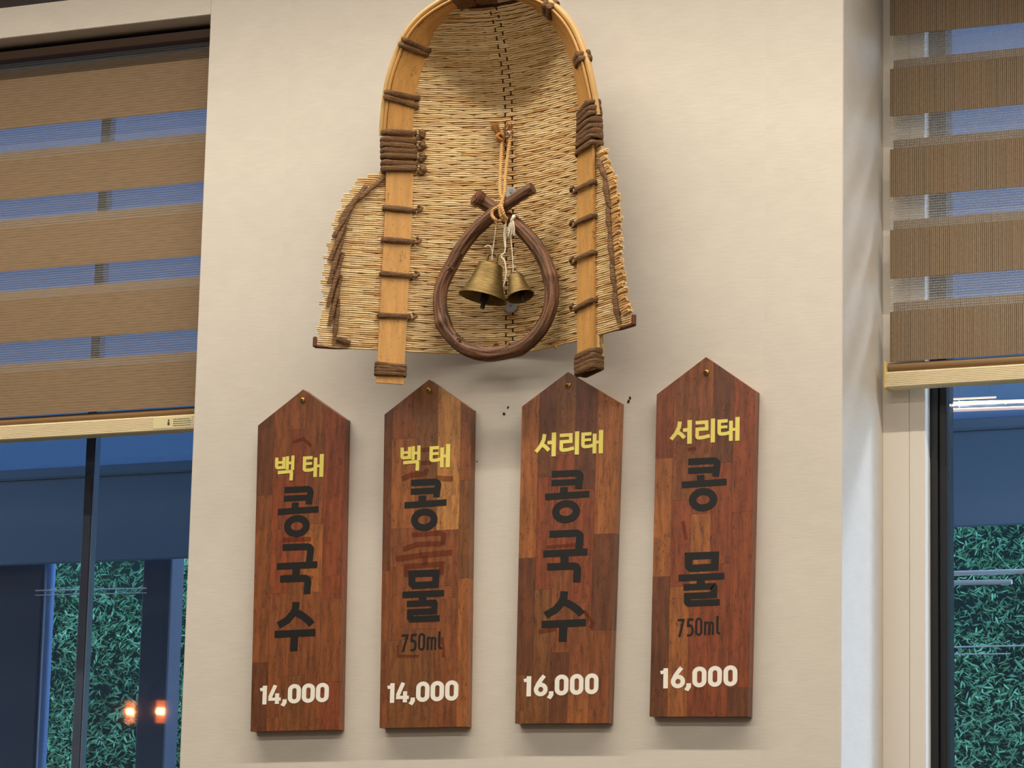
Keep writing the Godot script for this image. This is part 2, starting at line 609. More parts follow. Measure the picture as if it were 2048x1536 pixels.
func bar(a: Vector3, b: Vector3, called: String, m: Material, root: Node3D, bevel := 0.001) -> void:
	part(called, bx(a - root.position, b - root.position, bevel), m, root)

func ridged_rail(x0: float, x1: float, y0: float, y1: float, zf: float, zb: float) -> MB:
	# a rail whose face is drawn into fine level ridges
	var mb := MB.new()
	var prof := []
	var k := 8
	prof.append(Vector2(zb, y0)); prof.append(Vector2(zf - 0.002, y0))
	for i in k:
		var a := lerpf(y0 + 0.0012, y1 - 0.0012, float(i) / k)
		var b := lerpf(y0 + 0.0012, y1 - 0.0012, float(i + 1) / k)
		prof.append(Vector2(zf, a + (b - a) * 0.15)); prof.append(Vector2(zf, b - (b - a) * 0.15)); prof.append(Vector2(zf - 0.0009, b))
	prof.append(Vector2(zf - 0.002, y1)); prof.append(Vector2(zb, y1))
	for i in prof.size():
		var p: Vector2 = prof[i]
		var q: Vector2 = prof[(i + 1) % prof.size()]
		var d := (q - p).normalized()
		mb.quad(Vector3(x0, p.y, p.x), Vector3(x1, p.y, p.x), Vector3(x1, q.y, q.x), Vector3(x0, q.y, q.x), Vector3(0, -d.x, d.y))
	var poly := PackedVector2Array(prof)
	var ix := Geometry2D.triangulate_polygon(poly)
	for x in [x0, x1]:
		var base := mb.v.size()
		for p in poly: mb.vert(Vector3(x, p.y, p.x), Vector3(-1 if x == x0 else 1, 0, 0))
		for i in range(0, ix.size(), 3): mb.tri(base + ix[i], base + ix[i + 1], base + ix[i + 2])
	return mb

func blind(root: Node3D, x0: float, x1: float, zf: float, zr: float, bands: Array, rear_up: float, band: Material, sheer: Material) -> void:
	# bands = [top, bottom] of each solid band of the front layer, from the top down; the rear layer hangs rear_up higher
	for layer in 2:
		var z := zf if layer == 0 else zr
		var up := 0.0 if layer == 0 else rear_up
		for i in bands.size():
			var b: Array = bands[i]
			var m := mbo(root.position)
			m.uvo = Vector2(rng.randf(), rng.randf())
			m.box(Vector3((x0 + x1) * 0.5, (b[0] + b[1]) * 0.5 + up, z), Vector3(x1 - x0, b[0] - b[1], 0.0008))
			part("solid_band", m, band, root)
			if i + 1 < bands.size():
				var lo: float = bands[i + 1][0] + up
				var hi: float = b[1] + up
				var s := mbo(root.position)
				s.quad(Vector3(x0, lo, z), Vector3(x1, lo, z), Vector3(x1, hi, z), Vector3(x0, hi, z), Vector3(0, 0, 1), [Vector2(x0, lo), Vector2(x1, lo), Vector2(x1, hi), Vector2(x0, hi)])
				part("sheer_band", s, sheer, root)

func window_left() -> void:
	var root := thing("window_1", Vector3(-1.56, 0.9, -0.27), "", "", "", "structure")
	pane(Vector3(-2.36, 0.94, -0.272), Vector3(-0.76, 3.08, -0.267), root)
	bar(Vector3(-2.4, 0.9, -0.30), Vector3(-2.36, 3.12, -0.25), "window_frame", M.black_frame, root)
	bar(Vector3(-0.76, 0.9, -0.30), Vector3(-0.72, 3.12, -0.25), "window_frame", M.black_frame, root)
	bar(Vector3(-2.36, 0.9, -0.30), Vector3(-0.76, 0.94, -0.25), "window_frame", M.black_frame, root)
	bar(Vector3(-2.36, 3.08, -0.30), Vector3(-0.76, 3.12, -0.25), "window_frame", M.black_frame, root)
	# sliding stile behind the pane
	var mx: float = at(178, 1100, -0.29).x
	bar(Vector3(mx - 0.009, 0.94, -0.30), Vector3(mx + 0.008, 3.08, -0.276), "mullion", mat(78, 88, 106, 0.5), root)
	bar(Vector3(mx + 0.0095, 0.94, -0.295), Vector3(mx + 0.012, 3.08, -0.277), "glazing_bead", M.alu, root, 0.0003)
	# roller blind of solid and sheer bands
	var zf := -0.06
	var zr := -0.08
	var b := []
	for k in [[159.0, 259.5], [322.0, 401.0], [458.0, 543.6], [602.0, 686.6], [748.0, 834.8]]:
		b.append([at(0, k[0], zf).y, at(0, k[1], zf).y])
	var up: float = at(0, 584.6, zr).y - at(0, 602, zf).y
	var x0 := -1.72
	var x1 := -0.64
	var bl := thing("roller_blind", Vector3(-1.18, 2.2, zf), "brown banded roller blind with plain bands, left of the menu wall", "blind")
	blind(bl, x0, x1, zf, zr, b, up, M.band_plain, M.sheer_plain)
	# top strip of sheer above the first band
	var top := mbo(bl.position)
	top.quad(Vector3(x0, b[0][0], zf), Vector3(x1, b[0][0], zf), Vector3(x1, 2.944, zf), Vector3(x0, 2.944, zf), Vector3(0, 0, 1), [Vector2(x0, b[0][0]), Vector2(x1, b[0][0]), Vector2(x1, 2.944), Vector2(x0, 2.944)])
	part("sheer_band", top, M.sheer_plain, bl)
	var yt: float = at(0, 121, -0.045).y
	bar(Vector3(x0, yt, -0.10), Vector3(x1, at(0, 104, -0.045).y, -0.045), "head_rail", M.headrail, bl, 0.001)
	bar(Vector3(x0, at(0, 101, -0.055).y, -0.11), Vector3(x1, 2.974, -0.055), "valance_board", M.dark_trim, bl, 0.001)
	var y1: float = at(0, 836, zf).y
	var y2: float = at(0, 852, zf).y
	var y3: float = at(0, 882, zf).y
	var tb := mbo(bl.position)
	tb.tube(PackedVector3Array([Vector3(x0, (y1 + y2) * 0.5, zf - 0.01), Vector3(x1, (y1 + y2) * 0.5, zf - 0.01)]), 16, func(_f, an): return 0.0078 + 0.0006 * sin(an * 5.0))
	part("bottom_roller", tb, M.tube, bl)
	var rl := ridged_rail(x0, x1, y3, y2 - 0.001, zf + 0.008, zf - 0.022)
	for i in rl.v.size(): rl.v[i] -= bl.position
	part("bottom_rail", rl, M.rail, bl)
	# paper sticker on the rail
	var p0: Vector3 = at(306, 857, zf + 0.0085)
	var p1: Vector3 = at(384, 838, zf + 0.0085)
	var yb := y3 + 0.004
	var yh := y2 - 0.005
	bar(Vector3(p0.x, yb, zf + 0.0080), Vector3(p1.x, yh, zf + 0.0086), "sticker", M.paper, bl, 0.0)
	var ik := mbo(bl.position)
	var wx := p1.x - p0.x
	for r in 4:
		var yy := lerpf(yb, yh, 0.2 + 0.2 * r)
		var x := p0.x + wx * 0.52
		while x < p1.x - 0.004:
			var l := rng.randf_range(0.001, 0.004)
			ik.box(Vector3(x + l * 0.5, yy, zf + 0.0087), Vector3(l, 0.0014, 0.0002))
			x += l + 0.0009
	ik.box(Vector3(p0.x + wx * 0.4, lerpf(yb, yh, 0.42), zf + 0.0087), Vector3(0.004, 0.006, 0.0002))
	ik.box(Vector3(p0.x + wx * 0.4, lerpf(yb, yh, 0.72), zf + 0.0087), Vector3(0.0025, 0.004, 0.0002))
	part("sticker_print", ik, M.ink, bl)

func window_right() -> void:
	var root := thing("window_2", Vector3(1.48, 0.9, -0.27), "", "", "", "structure")
	pane(Vector3(0.694, 0.94, -0.272), Vector3(2.26, 3.08, -0.267), root)
	bar(Vector3(0.667, 0.9, -0.30), Vector3(0.6805, 3.12, -0.25), "window_frame", M.black_frame, root)
	bar(Vector3(0.6805, 0.9, -0.30), Vector3(0.694, 3.12, -0.257), "window_frame", M.black_frame, root)
	bar(Vector3(2.26, 0.9, -0.30), Vector3(2.3, 3.12, -0.25), "window_frame", M.black_frame, root)
	bar(Vector3(0.694, 0.9, -0.30), Vector3(2.26, 0.94, -0.25), "window_frame", M.black_frame, root)
	bar(Vector3(0.694, 3.08, -0.30), Vector3(2.26, 3.12, -0.25), "window_frame", M.black_frame, root)
	var zf := -0.186
	var zr := -0.206
	var b := []
	for k in [[-30.0, 71.4], [138.0, 233.0], [298.6, 394.5], [460.0, 557.6], [624.0, 724.0]]:
		b.append([at(1783, k[0], zf).y, at(1783, k[1], zf).y])
	var up: float = at(1783, 442, zr).y - at(1783, 460, zf).y
	var x0: float = at(1780, 500, zf).x
	var x1 := 1.75
	var bl := thing("roller_blind", Vector3(1.15, 2.2, zf), "brown banded roller blind with vertically ribbed bands, right of the menu wall", "blind")
	blind(bl, x0, x1, zf, zr, b, up, M.band_ribbed, M.sheer_ribbed)
	var y1: float = at(1783, 726, zf).y
	var y2: float = at(1783, 744, zf).y
	var y3: float = at(1783, 776, zf).y
	var tb := mbo(bl.position)
	tb.tube(PackedVector3Array([Vector3(x0 - 0.003, (y1 + y2) * 0.5, zf - 0.006), Vector3(x1, (y1 + y2) * 0.5, zf - 0.006)]), 16, func(_f, an): return 0.0078 + 0.0006 * sin(an * 5.0))
	part("bottom_roller", tb, M.tube, bl)
	var rl := ridged_rail(x0 - 0.004, x1, y3, y2 - 0.001, zf + 0.008, zf - 0.022)
	for i in rl.v.size(): rl.v[i] -= bl.position
	part("bottom_rail", rl, M.rail, bl)
	bar(Vector3(x0 - 0.009, y3 - 0.002, zf - 0.022), Vector3(x0 - 0.004, y1 + 0.002, zf + 0.009), "end_cap", M.rail_cap, bl, 0.0015)
	bar(Vector3(x0, 3.04, -0.221), Vector3(x1, 3.11, -0.15), "head_rail", M.headrail, bl, 0.002)

# ------------------------------------------------------------------ outside
func outside() -> void:
	struct("ground", bx(Vector3(-9, -0.3, -12), Vector3(7, -0.1, -0.32)), mat(70, 78, 70, 0.9))
	var aw := thing("awning", Vector3(-1.9, 2.21, -1.5), "dark blue awning with a deep straight valance outside both windows", "awning")
	var navy := mat(118, 142, 168, 0.8)
	var cloth := mat(104, 142, 174, 0.8)
	cloth.backlight_enabled = true
	cloth.backlight = Color(0.55, 0.6, 0.66)
	part("valance", bx(Vector3(-3.2, 0.0, -0.02), Vector3(3.1, 0.20, 0.0), 0.002), navy, aw)
	part("front_bar", bx(Vector3(-3.2, 0.20, -0.04), Vector3(3.1, 0.225, 0.01), 0.004), navy, aw)
	var cl := MB.new()
	var a := Vector3(0, 0.225, -0.01)
	var b := Vector3(0, 1.35, 1.13)
	var d := (b - a).normalized()
	cl.box(Vector3(-0.05, (a.y + b.y) * 0.5, (a.z + b.z) * 0.5), Vector3(6.3, (b - a).length(), 0.003), 0.0, Basis(Vector3.RIGHT, d, Vector3.RIGHT.cross(d)))
	part("cloth", cl, cloth, aw)
	for p in [[-2.25, -1.885, "dark post at the left edge of the left window view"], [-1.612, -1.535, "dark post right of the green gap in the left window"]]:
		var m := bx(Vector3(-(p[1] - p[0]) * 0.5, 0, -0.03), Vector3((p[1] - p[0]) * 0.5, 2.42, 0.03), 0.003)
		var o := part("terrace_post", m, mat(66, 76, 94, 0.7))
		o.position = Vector3((p[0] + p[1]) * 0.5, -0.1, -1.58)
		tag(o, p[2], "post")
	var pipe := mbo()
	pipe.tube(PackedVector3Array([Vector3(0, 0, 0), Vector3(0, 2.42, 0)]), 12, func(_f, _a): return 0.012)
	var po := part("downpipe", pipe, mat(96, 130, 178, 0.4))
	po.position = Vector3(-1.868, -0.1, -1.56)
	tag(po, "pale blue upright pipe beside the dark post in the left window", "pipe")
	# level bars standing in for pale beams mirrored in the glass, then wires
	for w in [[0.20, 1.4, 2.110, 0.0055, "upper pale bar standing in for a beam mirrored in the right window", "pipe"], [0.20, 0.475, 2.092, 0.0055, "lower pale bar standing in for a beam mirrored in the right window", "pipe"],
			[0.20, 1.4, 1.957, 0.0016, "upper thin wire across the hedge in the right window", "wire"], [0.20, 0.47, 1.944, 0.0014, "lower thin wire across the hedge in the right window", "wire"],
			[-1.90, -1.60, 2.153, 0.0016, "upper thin wire across the green gap in the left window", "wire"], [-1.90, -1.60, 2.142, 0.0014, "lower thin wire across the green gap in the left window", "wire"]]:
		var m := mbo()
		var rr: float = w[3]
		m.tube(PackedVector3Array([Vector3.ZERO, Vector3(w[1] - w[0], -0.004, 0)]), 8, func(_f, _a): return rr)
		var o := part(w[5], m, mat(212, 218, 222, 0.5))
		o.position = Vector3(w[0], w[2], -1.49 if w[0] > 0.0 else -1.549)
		tag(o, w[4], w[5])
	# added glowing tubes, standing in for ceiling strips mirrored in the right pane
	var tubes := [[1866, 1992, 797, 0.0019, "thin topmost added tube standing in for a ceiling light mirrored in the right window"], [1881, 2120, 805, 0.0034, "yellowish middle added tube standing in for a ceiling light mirrored in the right window"], [1896, 2120, 818, 0.0032, "lowest pinkish added tube standing in for a ceiling light mirrored in the right window"]]
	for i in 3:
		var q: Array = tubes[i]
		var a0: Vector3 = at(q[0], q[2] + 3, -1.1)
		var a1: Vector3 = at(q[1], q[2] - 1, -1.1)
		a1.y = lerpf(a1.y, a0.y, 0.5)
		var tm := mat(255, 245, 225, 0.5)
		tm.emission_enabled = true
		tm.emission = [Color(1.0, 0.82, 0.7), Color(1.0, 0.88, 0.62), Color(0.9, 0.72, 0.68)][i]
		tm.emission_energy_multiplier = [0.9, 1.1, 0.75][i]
		var root := thing("strip_reflection", a0, q[4], "lamp", "added tubes for mirrored ceiling lights")
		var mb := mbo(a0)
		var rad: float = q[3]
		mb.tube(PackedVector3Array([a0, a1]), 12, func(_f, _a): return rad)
		part("reflection_tube", mb, tm, root)
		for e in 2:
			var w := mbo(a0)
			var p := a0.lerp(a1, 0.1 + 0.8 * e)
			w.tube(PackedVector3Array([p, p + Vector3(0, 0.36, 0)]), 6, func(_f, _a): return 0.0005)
			part("added_wire", w, cloth, root)  # wires added only to carry the stand-in tubes
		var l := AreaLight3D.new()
		l.name = "strip_reflection_light"  # weak lamp added below each stand-in tube
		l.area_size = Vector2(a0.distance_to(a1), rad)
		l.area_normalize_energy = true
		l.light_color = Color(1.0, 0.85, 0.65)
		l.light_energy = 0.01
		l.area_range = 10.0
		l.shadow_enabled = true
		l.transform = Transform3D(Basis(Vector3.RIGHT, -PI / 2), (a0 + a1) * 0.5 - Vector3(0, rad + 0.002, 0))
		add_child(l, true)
	# hedge on a bank
	struct("hill", bx(Vector3(-6.5, -0.2, -3.6), Vector3(3, 3.2, -2.75)), mat(34, 52, 44, 1.0))
	var leaf := MB.new()
	for s in [-1.0, 1.0]:
		var nn := Vector3(s * 0.35, 0.2, 0.9).normalized()
		var p := [Vector3(0, 0, 0), Vector3(s * 0.10, 0.28, -0.02), Vector3(s * 0.085, 0.65, -0.06), Vector3(0, 1.0, -0.16), Vector3(0, 0.65, -0.02), Vector3(0, 0.28, 0.02)]
		var i := leaf.v.size()
		for q in p: leaf.vert(q, nn)
		leaf.tri(i, i + 1, i + 5); leaf.tri(i + 1, i + 2, i + 5); leaf.tri(i + 2, i + 4, i + 5); leaf.tri(i + 2, i + 3, i + 4)
	var lm := mat(255, 255, 255, 0.5, true)
	lm.backlight_enabled = true
	lm.backlight = Color(0.25, 0.3, 0.25)
	var mm := MultiMesh.new()
	mm.transform_format = MultiMesh.TRANSFORM_3D
	mm.use_colors = true
	mm.mesh = leaf.mesh()
	var count := 230000
	mm.instance_count = count
	var clump := noise(2.4, 2, 31)
	for i in count:
		var x := rng.randf_range(-4.4, 1.7)
		var y := rng.randf_range(0.9, 2.75)
		var z := -2.72 + 0.32 * rng.randf() + 0.22 * clump.get_noise_2d(x, y * 1.3)
		var down := Vector3(rng.randf_range(-1, 1), rng.randf_range(-1.0, 0.5), rng.randf_range(0.0, 0.8)).normalized()
		var bs := Basis(Quaternion(Vector3.UP, down)) * Basis(Vector3.UP, rng.randf() * TAU)
		mm.set_instance_transform(i, Transform3D(bs.scaled_local(Vector3.ONE * rng.randf_range(0.014, 0.029)), Vector3(x, y, z)))
		var g := rng.randf()
		mm.set_instance_color(i, Color(0.09 + 0.12 * g, 0.24 + 0.22 * g, 0.11 + 0.10 * g))
	var mi := MultiMeshInstance3D.new()
	mi.name = "hedge"
	mi.multimesh = mm
	mi.material_override = lm
	add_child(mi, true)
	tag(mi, "dense green leafy hedge seen through both windows", "hedge", "", "stuff")

# ------------------------------------------------------------------ the woven basket
const BY := 2.243
const BXS := -0.0025
const SEAM_Y := [2.29, 2.47, 2.74, 2.80, 2.86, 2.90]
const SEAM_Z := [0.013, 0.020, 0.041, 0.060, 0.092, 0.128]
const RIM_Y := [2.2, 2.2999, 2.4745, 2.572, 2.65, 2.695, 2.76, 2.81, 2.844, 2.870, 2.890, 2.902, 2.905]
const RIM_X := [0.2018, 0.2004, 0.1963, 0.1943, 0.1925, 0.190, 0.1783, 0.1607, 0.1403, 0.1127, 0.075, 0.038, 0.0]
const RIM_Z := [0.112, 0.112, 0.1117, 0.1126, 0.119, 0.125, 0.135, 0.139, 0.145, 0.1475, 0.149, 0.150, 0.150]
const EDGE_Y := [2.2, 2.6, 2.7, 2.8, 2.9]
const EDGE_Z := [0.1062, 0.1062, 0.1025, 0.110, 0.138]

func mat_z(x: float, y: float) -> float:   # how far the woven mat stands off the wall
	var zs := lookup(y, SEAM_Y, SEAM_Z)
	var b := 0.46
	var rho := absf(x) / maxf(lookup(y, RIM_Y, RIM_X), 0.02)
	return zs + (lookup(y, EDGE_Y, EDGE_Z) - zs) * (sqrt(rho * rho + b * b) - b) / (sqrt(1.0 + b * b) - b)

func mat_n(x: float, y: float) -> Vector3:
	var e := 0.003
	return Vector3(-(mat_z(x + e, y) - mat_z(x - e, y)) / (2 * e), -(mat_z(x, y + e) - mat_z(x, y - e)) / (2 * e), 1.0).normalized()

func bp(x: float, y: float, z: float) -> Vector3:   # into the basket's own axes
	return Vector3(x, y - BY, z)

func on_mat(x: float, y: float, off: float) -> Vector3:
	return bp(x, y, mat_z(x, y)) + mat_n(x, y) * off

func rim_frame(pts: PackedVector3Array, i: int) -> Array:   # [point, along, across the board inwards, out of its face]
	var a := pts[maxi(i - 1, 0)]
	var b := pts[mini(i + 1, pts.size() - 1)]
	var tn := (b - a).normalized()
	var p := pts[i]
	var inward := Vector3(-tn.y, tn.x, 0).normalized()   # path runs up the right side and over to the left
	var y := p.y + BY
	var top := 1.0 - smoothstep(0.02, 0.17, absf(p.x)) if y > 2.74 else 0.0
	var phi := deg_to_rad(lerpf(lookup(y, [2.5, 2.6, 2.7, 2.8], [31.8, 34.0, 48.0, 58.0]), 82.0, top))
	var w := (inward * cos(phi) + Vector3(0, 0, -sin(phi)))
	w = (w - tn * w.dot(tn)).normalized()
	var face := w.cross(tn).normalized()
	if face.z < 0: face = -face
	if top > 0.5 and face.y > 0: face = -face
	return [p, tn, w, face]

func wrap_loop(pts: PackedVector3Array, i: int, reach: float, lift: float, back: float, r: float, slant := 0.0, over := 0.0) -> MB:
	# a strip of bark tied round the board: from "over" beyond its outer edge to "reach" past it, lift in front and back behind
	var f := rim_frame(pts, i)
	var p: Vector3 = f[0]; var tn: Vector3 = f[1]; var w: Vector3 = f[2]; var nn: Vector3 = f[3]
	var loop := PackedVector3Array()
	var x0 := -over
	var x1 := reach
	var steps := 28
	for k in steps:
		var an := TAU * k / steps
		var cx := signf(cos(an)) * pow(absf(cos(an)), 0.35)
		var sy := signf(sin(an)) * pow(absf(sin(an)), 0.6)
		var u := lerpf(x0, x1, 0.5 + 0.5 * cx)
		var h := sy * (lift if sy > 0 else back)
		loop.append(p + w * u + nn * h + tn * (slant * (u - x0)))
	var mb := MB.new()
	var j := rng.randf() * 9.0
	mb.tube(loop, 10, func(fr, an): return r * (1.0 + 0.16 * sin(fr * 21.0 + j) + 0.12 * sin(an * 3.0 + j + fr * 9.0)), true, Vector2(0.5, 1.15), tn)
	mb.smooth()
	return mb

func strip(pts: Array, width: float, thick: float) -> MB:   # a flat strip of bark, on its side along the mat
	var mb := MB.new()
	var p := spline(pts, 6)
	var j := rng.randf() * 9.0
	mb.tube(p, 10, func(fr, an): return width * (0.75 + 0.25 * sin(PI * fr)) * (1.0 + 0.14 * sin(fr * 17.0 + j) + 0.1 * sin(an * 4.0 + j)), false, Vector2(1.0, thick / width), Vector3(0, 0, 1))
	mb.smooth()
	return mb

func basket() -> void:
	var root := thing("woven_basket", Vector3(BXS, BY, 0.0), "wide woven reed scoop basket with a bent wooden rim, hung upright on the wall", "basket")
	var rim_pts := []
	for i in RIM_Y.size():
		rim_pts.append(bp(RIM_X[i], RIM_Y[i] if i > 0 else BY, RIM_Z[i]))
	for i in range(RIM_Y.size() - 2, -1, -1):
		rim_pts.append(bp(-RIM_X[i], RIM_Y[i] if i > 0 else BY, RIM_Z[i]))
	var rim := spline(rim_pts, 48)
	var m := rim.size()
	# --- reeds, row by row
	var left_y := [2.300, 2.306, 2.328, 2.381, 2.434, 2.479, 2.524, 2.565, 2.597, 2.610, 2.622]
	var left_x := [0.285, 0.289, 0.2876, 0.2852, 0.2835, 0.280, 0.2726, 0.2581, 0.2406, 0.222, 0.192]
	var right_y := [2.300, 2.322, 2.335, 2.379, 2.432, 2.502, 2.556, 2.614, 2.632]
	var right_x := [0.290, 0.290, 0.279, 0.2705, 0.262, 0.2556, 0.244, 0.219, 0.188]
	var y := 2.3035
	var row := 0
	var wav := noise(9.0, 2, 41)
	while y < 2.889:
		var xl: float
		var xr: float
		if y < 2.622:
			xl = lookup(y, left_y, left_x); xr = lookup(y, right_y, right_x)
			xl += rng.randf_range(-0.005, 0.004); xr += rng.randf_range(-0.005, 0.005)
		else:
			xl = lookup(y, RIM_Y, RIM_X) - 0.004; xr = xl
		if y > 2.622 and y < 2.632: xr = lookup(y, right_y, right_x)
		# each row is two thin stalks that rise over the warp together and dip at its ends; the ends are staggered like bricks
		var cuts := [-xl]
		var seg := 0.0372
		var x := -xl + fposmod(xl - 0.004 + (0.5 * seg if row % 2 == 0 else 0.0), seg)
		var s1 := -0.0045 if row % 2 == 0 else 0.0085
		while x < xr - 0.006:
			if absf(x - s1) > 0.013 and x > -xl + 0.006: cuts.append(x + rng.randf_range(-0.0022, 0.0022))
			x += seg
		cuts.append(s1); cuts.append(xr); cuts.sort()
		var pair_gap := rng.randf_range(0.00180, 0.00205)
		for strand: float in [1.0, -1.0]:
			var mb := MB.new()
			var tone_row := rng.randf_range(-1.0, 1.0)
			for i in cuts.size() - 1:
				var a: float = cuts[i]
				var b: float = cuts[i + 1]
				a += 0.0019 if a == s1 else 0.0001
				b -= 0.0019 if b == s1 else 0.0001
				if b - a < 0.002: continue
				var mid := (a + b) * 0.5
				var wing := mid < -0.2 or mid > 0.2
				var tone := 0.55 + 0.5 * clampf(tone_row * 0.4 + rng.randf_range(-0.6, 0.6) + 0.5 * wav.get_noise_2d(mid * 6.0, y * 6.0), -1, 1)
				mb.col = lin(210, 160, 94).lerp(lin(252, 226, 172), clampf(tone, 0.0, 1.0))
				if rng.randf() < 0.03: mb.col = lin(196, 146, 86)
				var path := PackedVector3Array()
				var lift := rng.randf_range(-0.0003, 0.0004)
				var swell := rng.randf_range(0.7, 1.2) * (0.35 if wing else 1.0)
				for q in [0.0, 0.08, 0.2, 0.35, 0.5, 0.65, 0.8, 0.92, 1.0]:
					var xx := lerpf(a, b, q)
					var arch := pow(sin(PI * q), 0.7)
					var yy: float = y + strand * pair_gap * (1.0 - 0.36 * swell * (1.0 - arch)) + 0.0007 * wav.get_noise_2d(xx * 5.0, row * 3.0)
					path.append(on_mat(xx, yy, lift + swell * (0.0016 * arch - 0.0010)))
				var rr := rng.randf_range(0.00178, 0.00205)
				mb.tube(path, 7, func(f, _an): return rr * lerpf(0.86, 1.0, sin(PI * clampf(f, 0.0, 1.0))))
			part("reed", mb, M.reed, root)
		row += 1
		var sl := (lookup(y + 0.004, SEAM_Y, SEAM_Z) - lookup(y - 0.004, SEAM_Y, SEAM_Z)) / 0.008
		y += 0.0074 / sqrt(1.0 + sl * sl * 0.9)
	# --- dark weft behind the reeds
	var bk := MB.new()
	var ny := 40
	var nx := 40
	for i in ny + 1:
		var yy := lerpf(2.304, 2.892, float(i) / ny)
		var wl := lookup(yy, left_y, left_x) - 0.014 if yy < 2.615 else lookup(yy, RIM_Y, RIM_X) - 0.004
		var wr := lookup(yy, right_y, right_x) - 0.014 if yy < 2.615 else lookup(yy, RIM_Y, RIM_X) - 0.004
		for k in nx + 1:
			var xx := lerpf(-wl, wr, float(k) / nx)
			bk.vert(on_mat(xx, yy, -0.0022), mat_n(xx, yy))
	for i in ny:
		for k in nx:
			var q := i * (nx + 1) + k
			bk.tri(q, q + 1, q + nx + 2); bk.tri(q, q + nx + 2, q + nx + 1)
	part("woven_backing", bk, M.backing, root)
	# --- bent board inside the rim
	var bd := MB.new()
	var wid := 0.047
	var half := 0.0026
	var ring := []
	for i in m:
		var f := rim_frame(rim, i)
		var p: Vector3 = f[0]; var w: Vector3 = f[2]; var nn: Vector3 = f[3]
		ring.append([p + nn * half, p + w * wid + nn * half, p + w * wid - nn * half, p - nn * half, nn, w, f[1]])
	var run := 0.0
	for i in m - 1:
		var a: Array = ring[i]
		var b: Array = ring[i + 1]
		var d: float = a[0].distance_to(b[0])
		for s in [[0, 1, 4, 1.0], [1, 2, 5, 1.0], [2, 3, 4, -1.0], [3, 0, 5, -1.0]]:
			var base := bd.v.size()
			var u0 := 0.0 if s[0] == 0 or s[0] == 3 else wid
			var u1 := wid if s[1] == 1 or s[1] == 2 else 0.0
			bd.vert(a[s[0]], a[s[2]] * s[3], Vector2(u0, run)); bd.vert(a[s[1]], a[s[2]] * s[3], Vector2(u1, run))
			bd.vert(b[s[1]], b[s[2]] * s[3], Vector2(u1, run + d)); bd.vert(b[s[0]], b[s[2]] * s[3], Vector2(u0, run + d))
			bd.tri(base, base + 1, base + 2); bd.tri(base, base + 2, base + 3)
		run += d
	for e in [0, m - 1]:
		var q: Array = ring[e]
		bd.quad(q[0], q[1], q[2], q[3], q[6] * (-1.0 if e == 0 else 1.0))
	part("bent_board", bd, M.board, root)
	# --- round cane on the rim and the hoop outside it, over the arch only
	var first := -1
	var last := -1
	for i in m:
		if rim[i].y + BY > 2.676:
			if first < 0: first = i
			last = i
	var cane := PackedVector3Array()
	var cane2 := PackedVector3Array()
	var hoop := []
	for i in range(first, last + 1):
		var f := rim_frame(rim, i)
		cane.append(f[0] - f[3] * 0.0084 - f[2] * 0.0050)
		cane2.append(f[0] - f[3] * 0.0002 - f[2] * 0.0030)
		hoop.append([f[0] - f[3] * 0.0146 - f[2] * 0.0030, f[2], f[3], f[1]])
	var cm := MB.new()
	cm.col = Color(1, 1, 1)
	cm.tube(cane, 12, func(_f, _a): return 0.0052)
	part("rim_cane", cm, M.hoop, root)
	var cm2 := MB.new()
	cm2.tube(cane2, 10, func(_f, _a): return 0.0027)
	part("rim_cane", cm2, M.board, root)
	var hp := MB.new()
	var hw := 0.030
	run = 0.0
	for i in hoop.size() - 1:
		var a: Array = hoop[i]
		var b: Array = hoop[i + 1]
		var d: float = a[0].distance_to(b[0])
		var ca := []
		var cb := []
		for q in [[0.0, 0.0013], [hw, 0.0013], [hw, -0.0013], [0.0, -0.0013]]:
			ca.append(a[0] + a[1] * q[0] + a[2] * q[1]); cb.append(b[0] + b[1] * q[0] + b[2] * q[1])
		for s in [[0, 1, 2, 1.0], [1, 2, 1, 1.0], [2, 3, 2, -1.0], [3, 0, 1, -1.0]]:
			var base := hp.v.size()
			hp.vert(ca[s[0]], a[s[2]] * s[3], Vector2(0, run)); hp.vert(ca[s[1]], a[s[2]] * s[3], Vector2(hw, run))
			hp.vert(cb[s[1]], b[s[2]] * s[3], Vector2(hw, run + d)); hp.vert(cb[s[0]], b[s[2]] * s[3], Vector2(0, run + d))
			hp.tri(base, base + 1, base + 2); hp.tri(base, base + 2, base + 3)
		run += d
	part("outer_hoop", hp, M.hoop, root)
	# --- bark ties: nearest point of the rim to a height and side
	var near := func(yy: float, side: float) -> int:
		var best := 0
		var bd2 := 9.0
		for i in m:
			if rim[i].x * side < -0.001: continue
			var dd := absf(rim[i].y + BY - yy)
			if dd < bd2: bd2 = dd; best = i
		return best
	for e in [[2.5485, -1.0, 0.02], [2.4935, -1.0, 0.0], [2.4335, -1.0, 0.02], [2.3590, -1.0, -0.02], [2.5630, 1.0, 0.10], [2.5040, 1.0, 0.08], [2.4410, 1.0, 0.06], [2.3590, 1.0, 0.14]]:
		part("bark_tie", wrap_loop(rim, near.call(e[0], e[1]), 0.052, 0.0065, 0.009, 0.0040, e[2] * -e[1], 0.003), M.bark, root)
		# knot where the strip goes into the mat
		var f := rim_frame(rim, near.call(e[0], e[1]))
		var k: Vector3 = f[0] + f[2] * 0.056 + f[3] * 0.003
		var kb := strip([k + f[1] * 0.004, k + f[2] * 0.004 + f[3] * 0.003, k + f[2] * 0.007 - f[1] * 0.004, k - f[1] * 0.008], 0.0030, 0.0022)
		part("tie_knot", kb, M.bark, root)
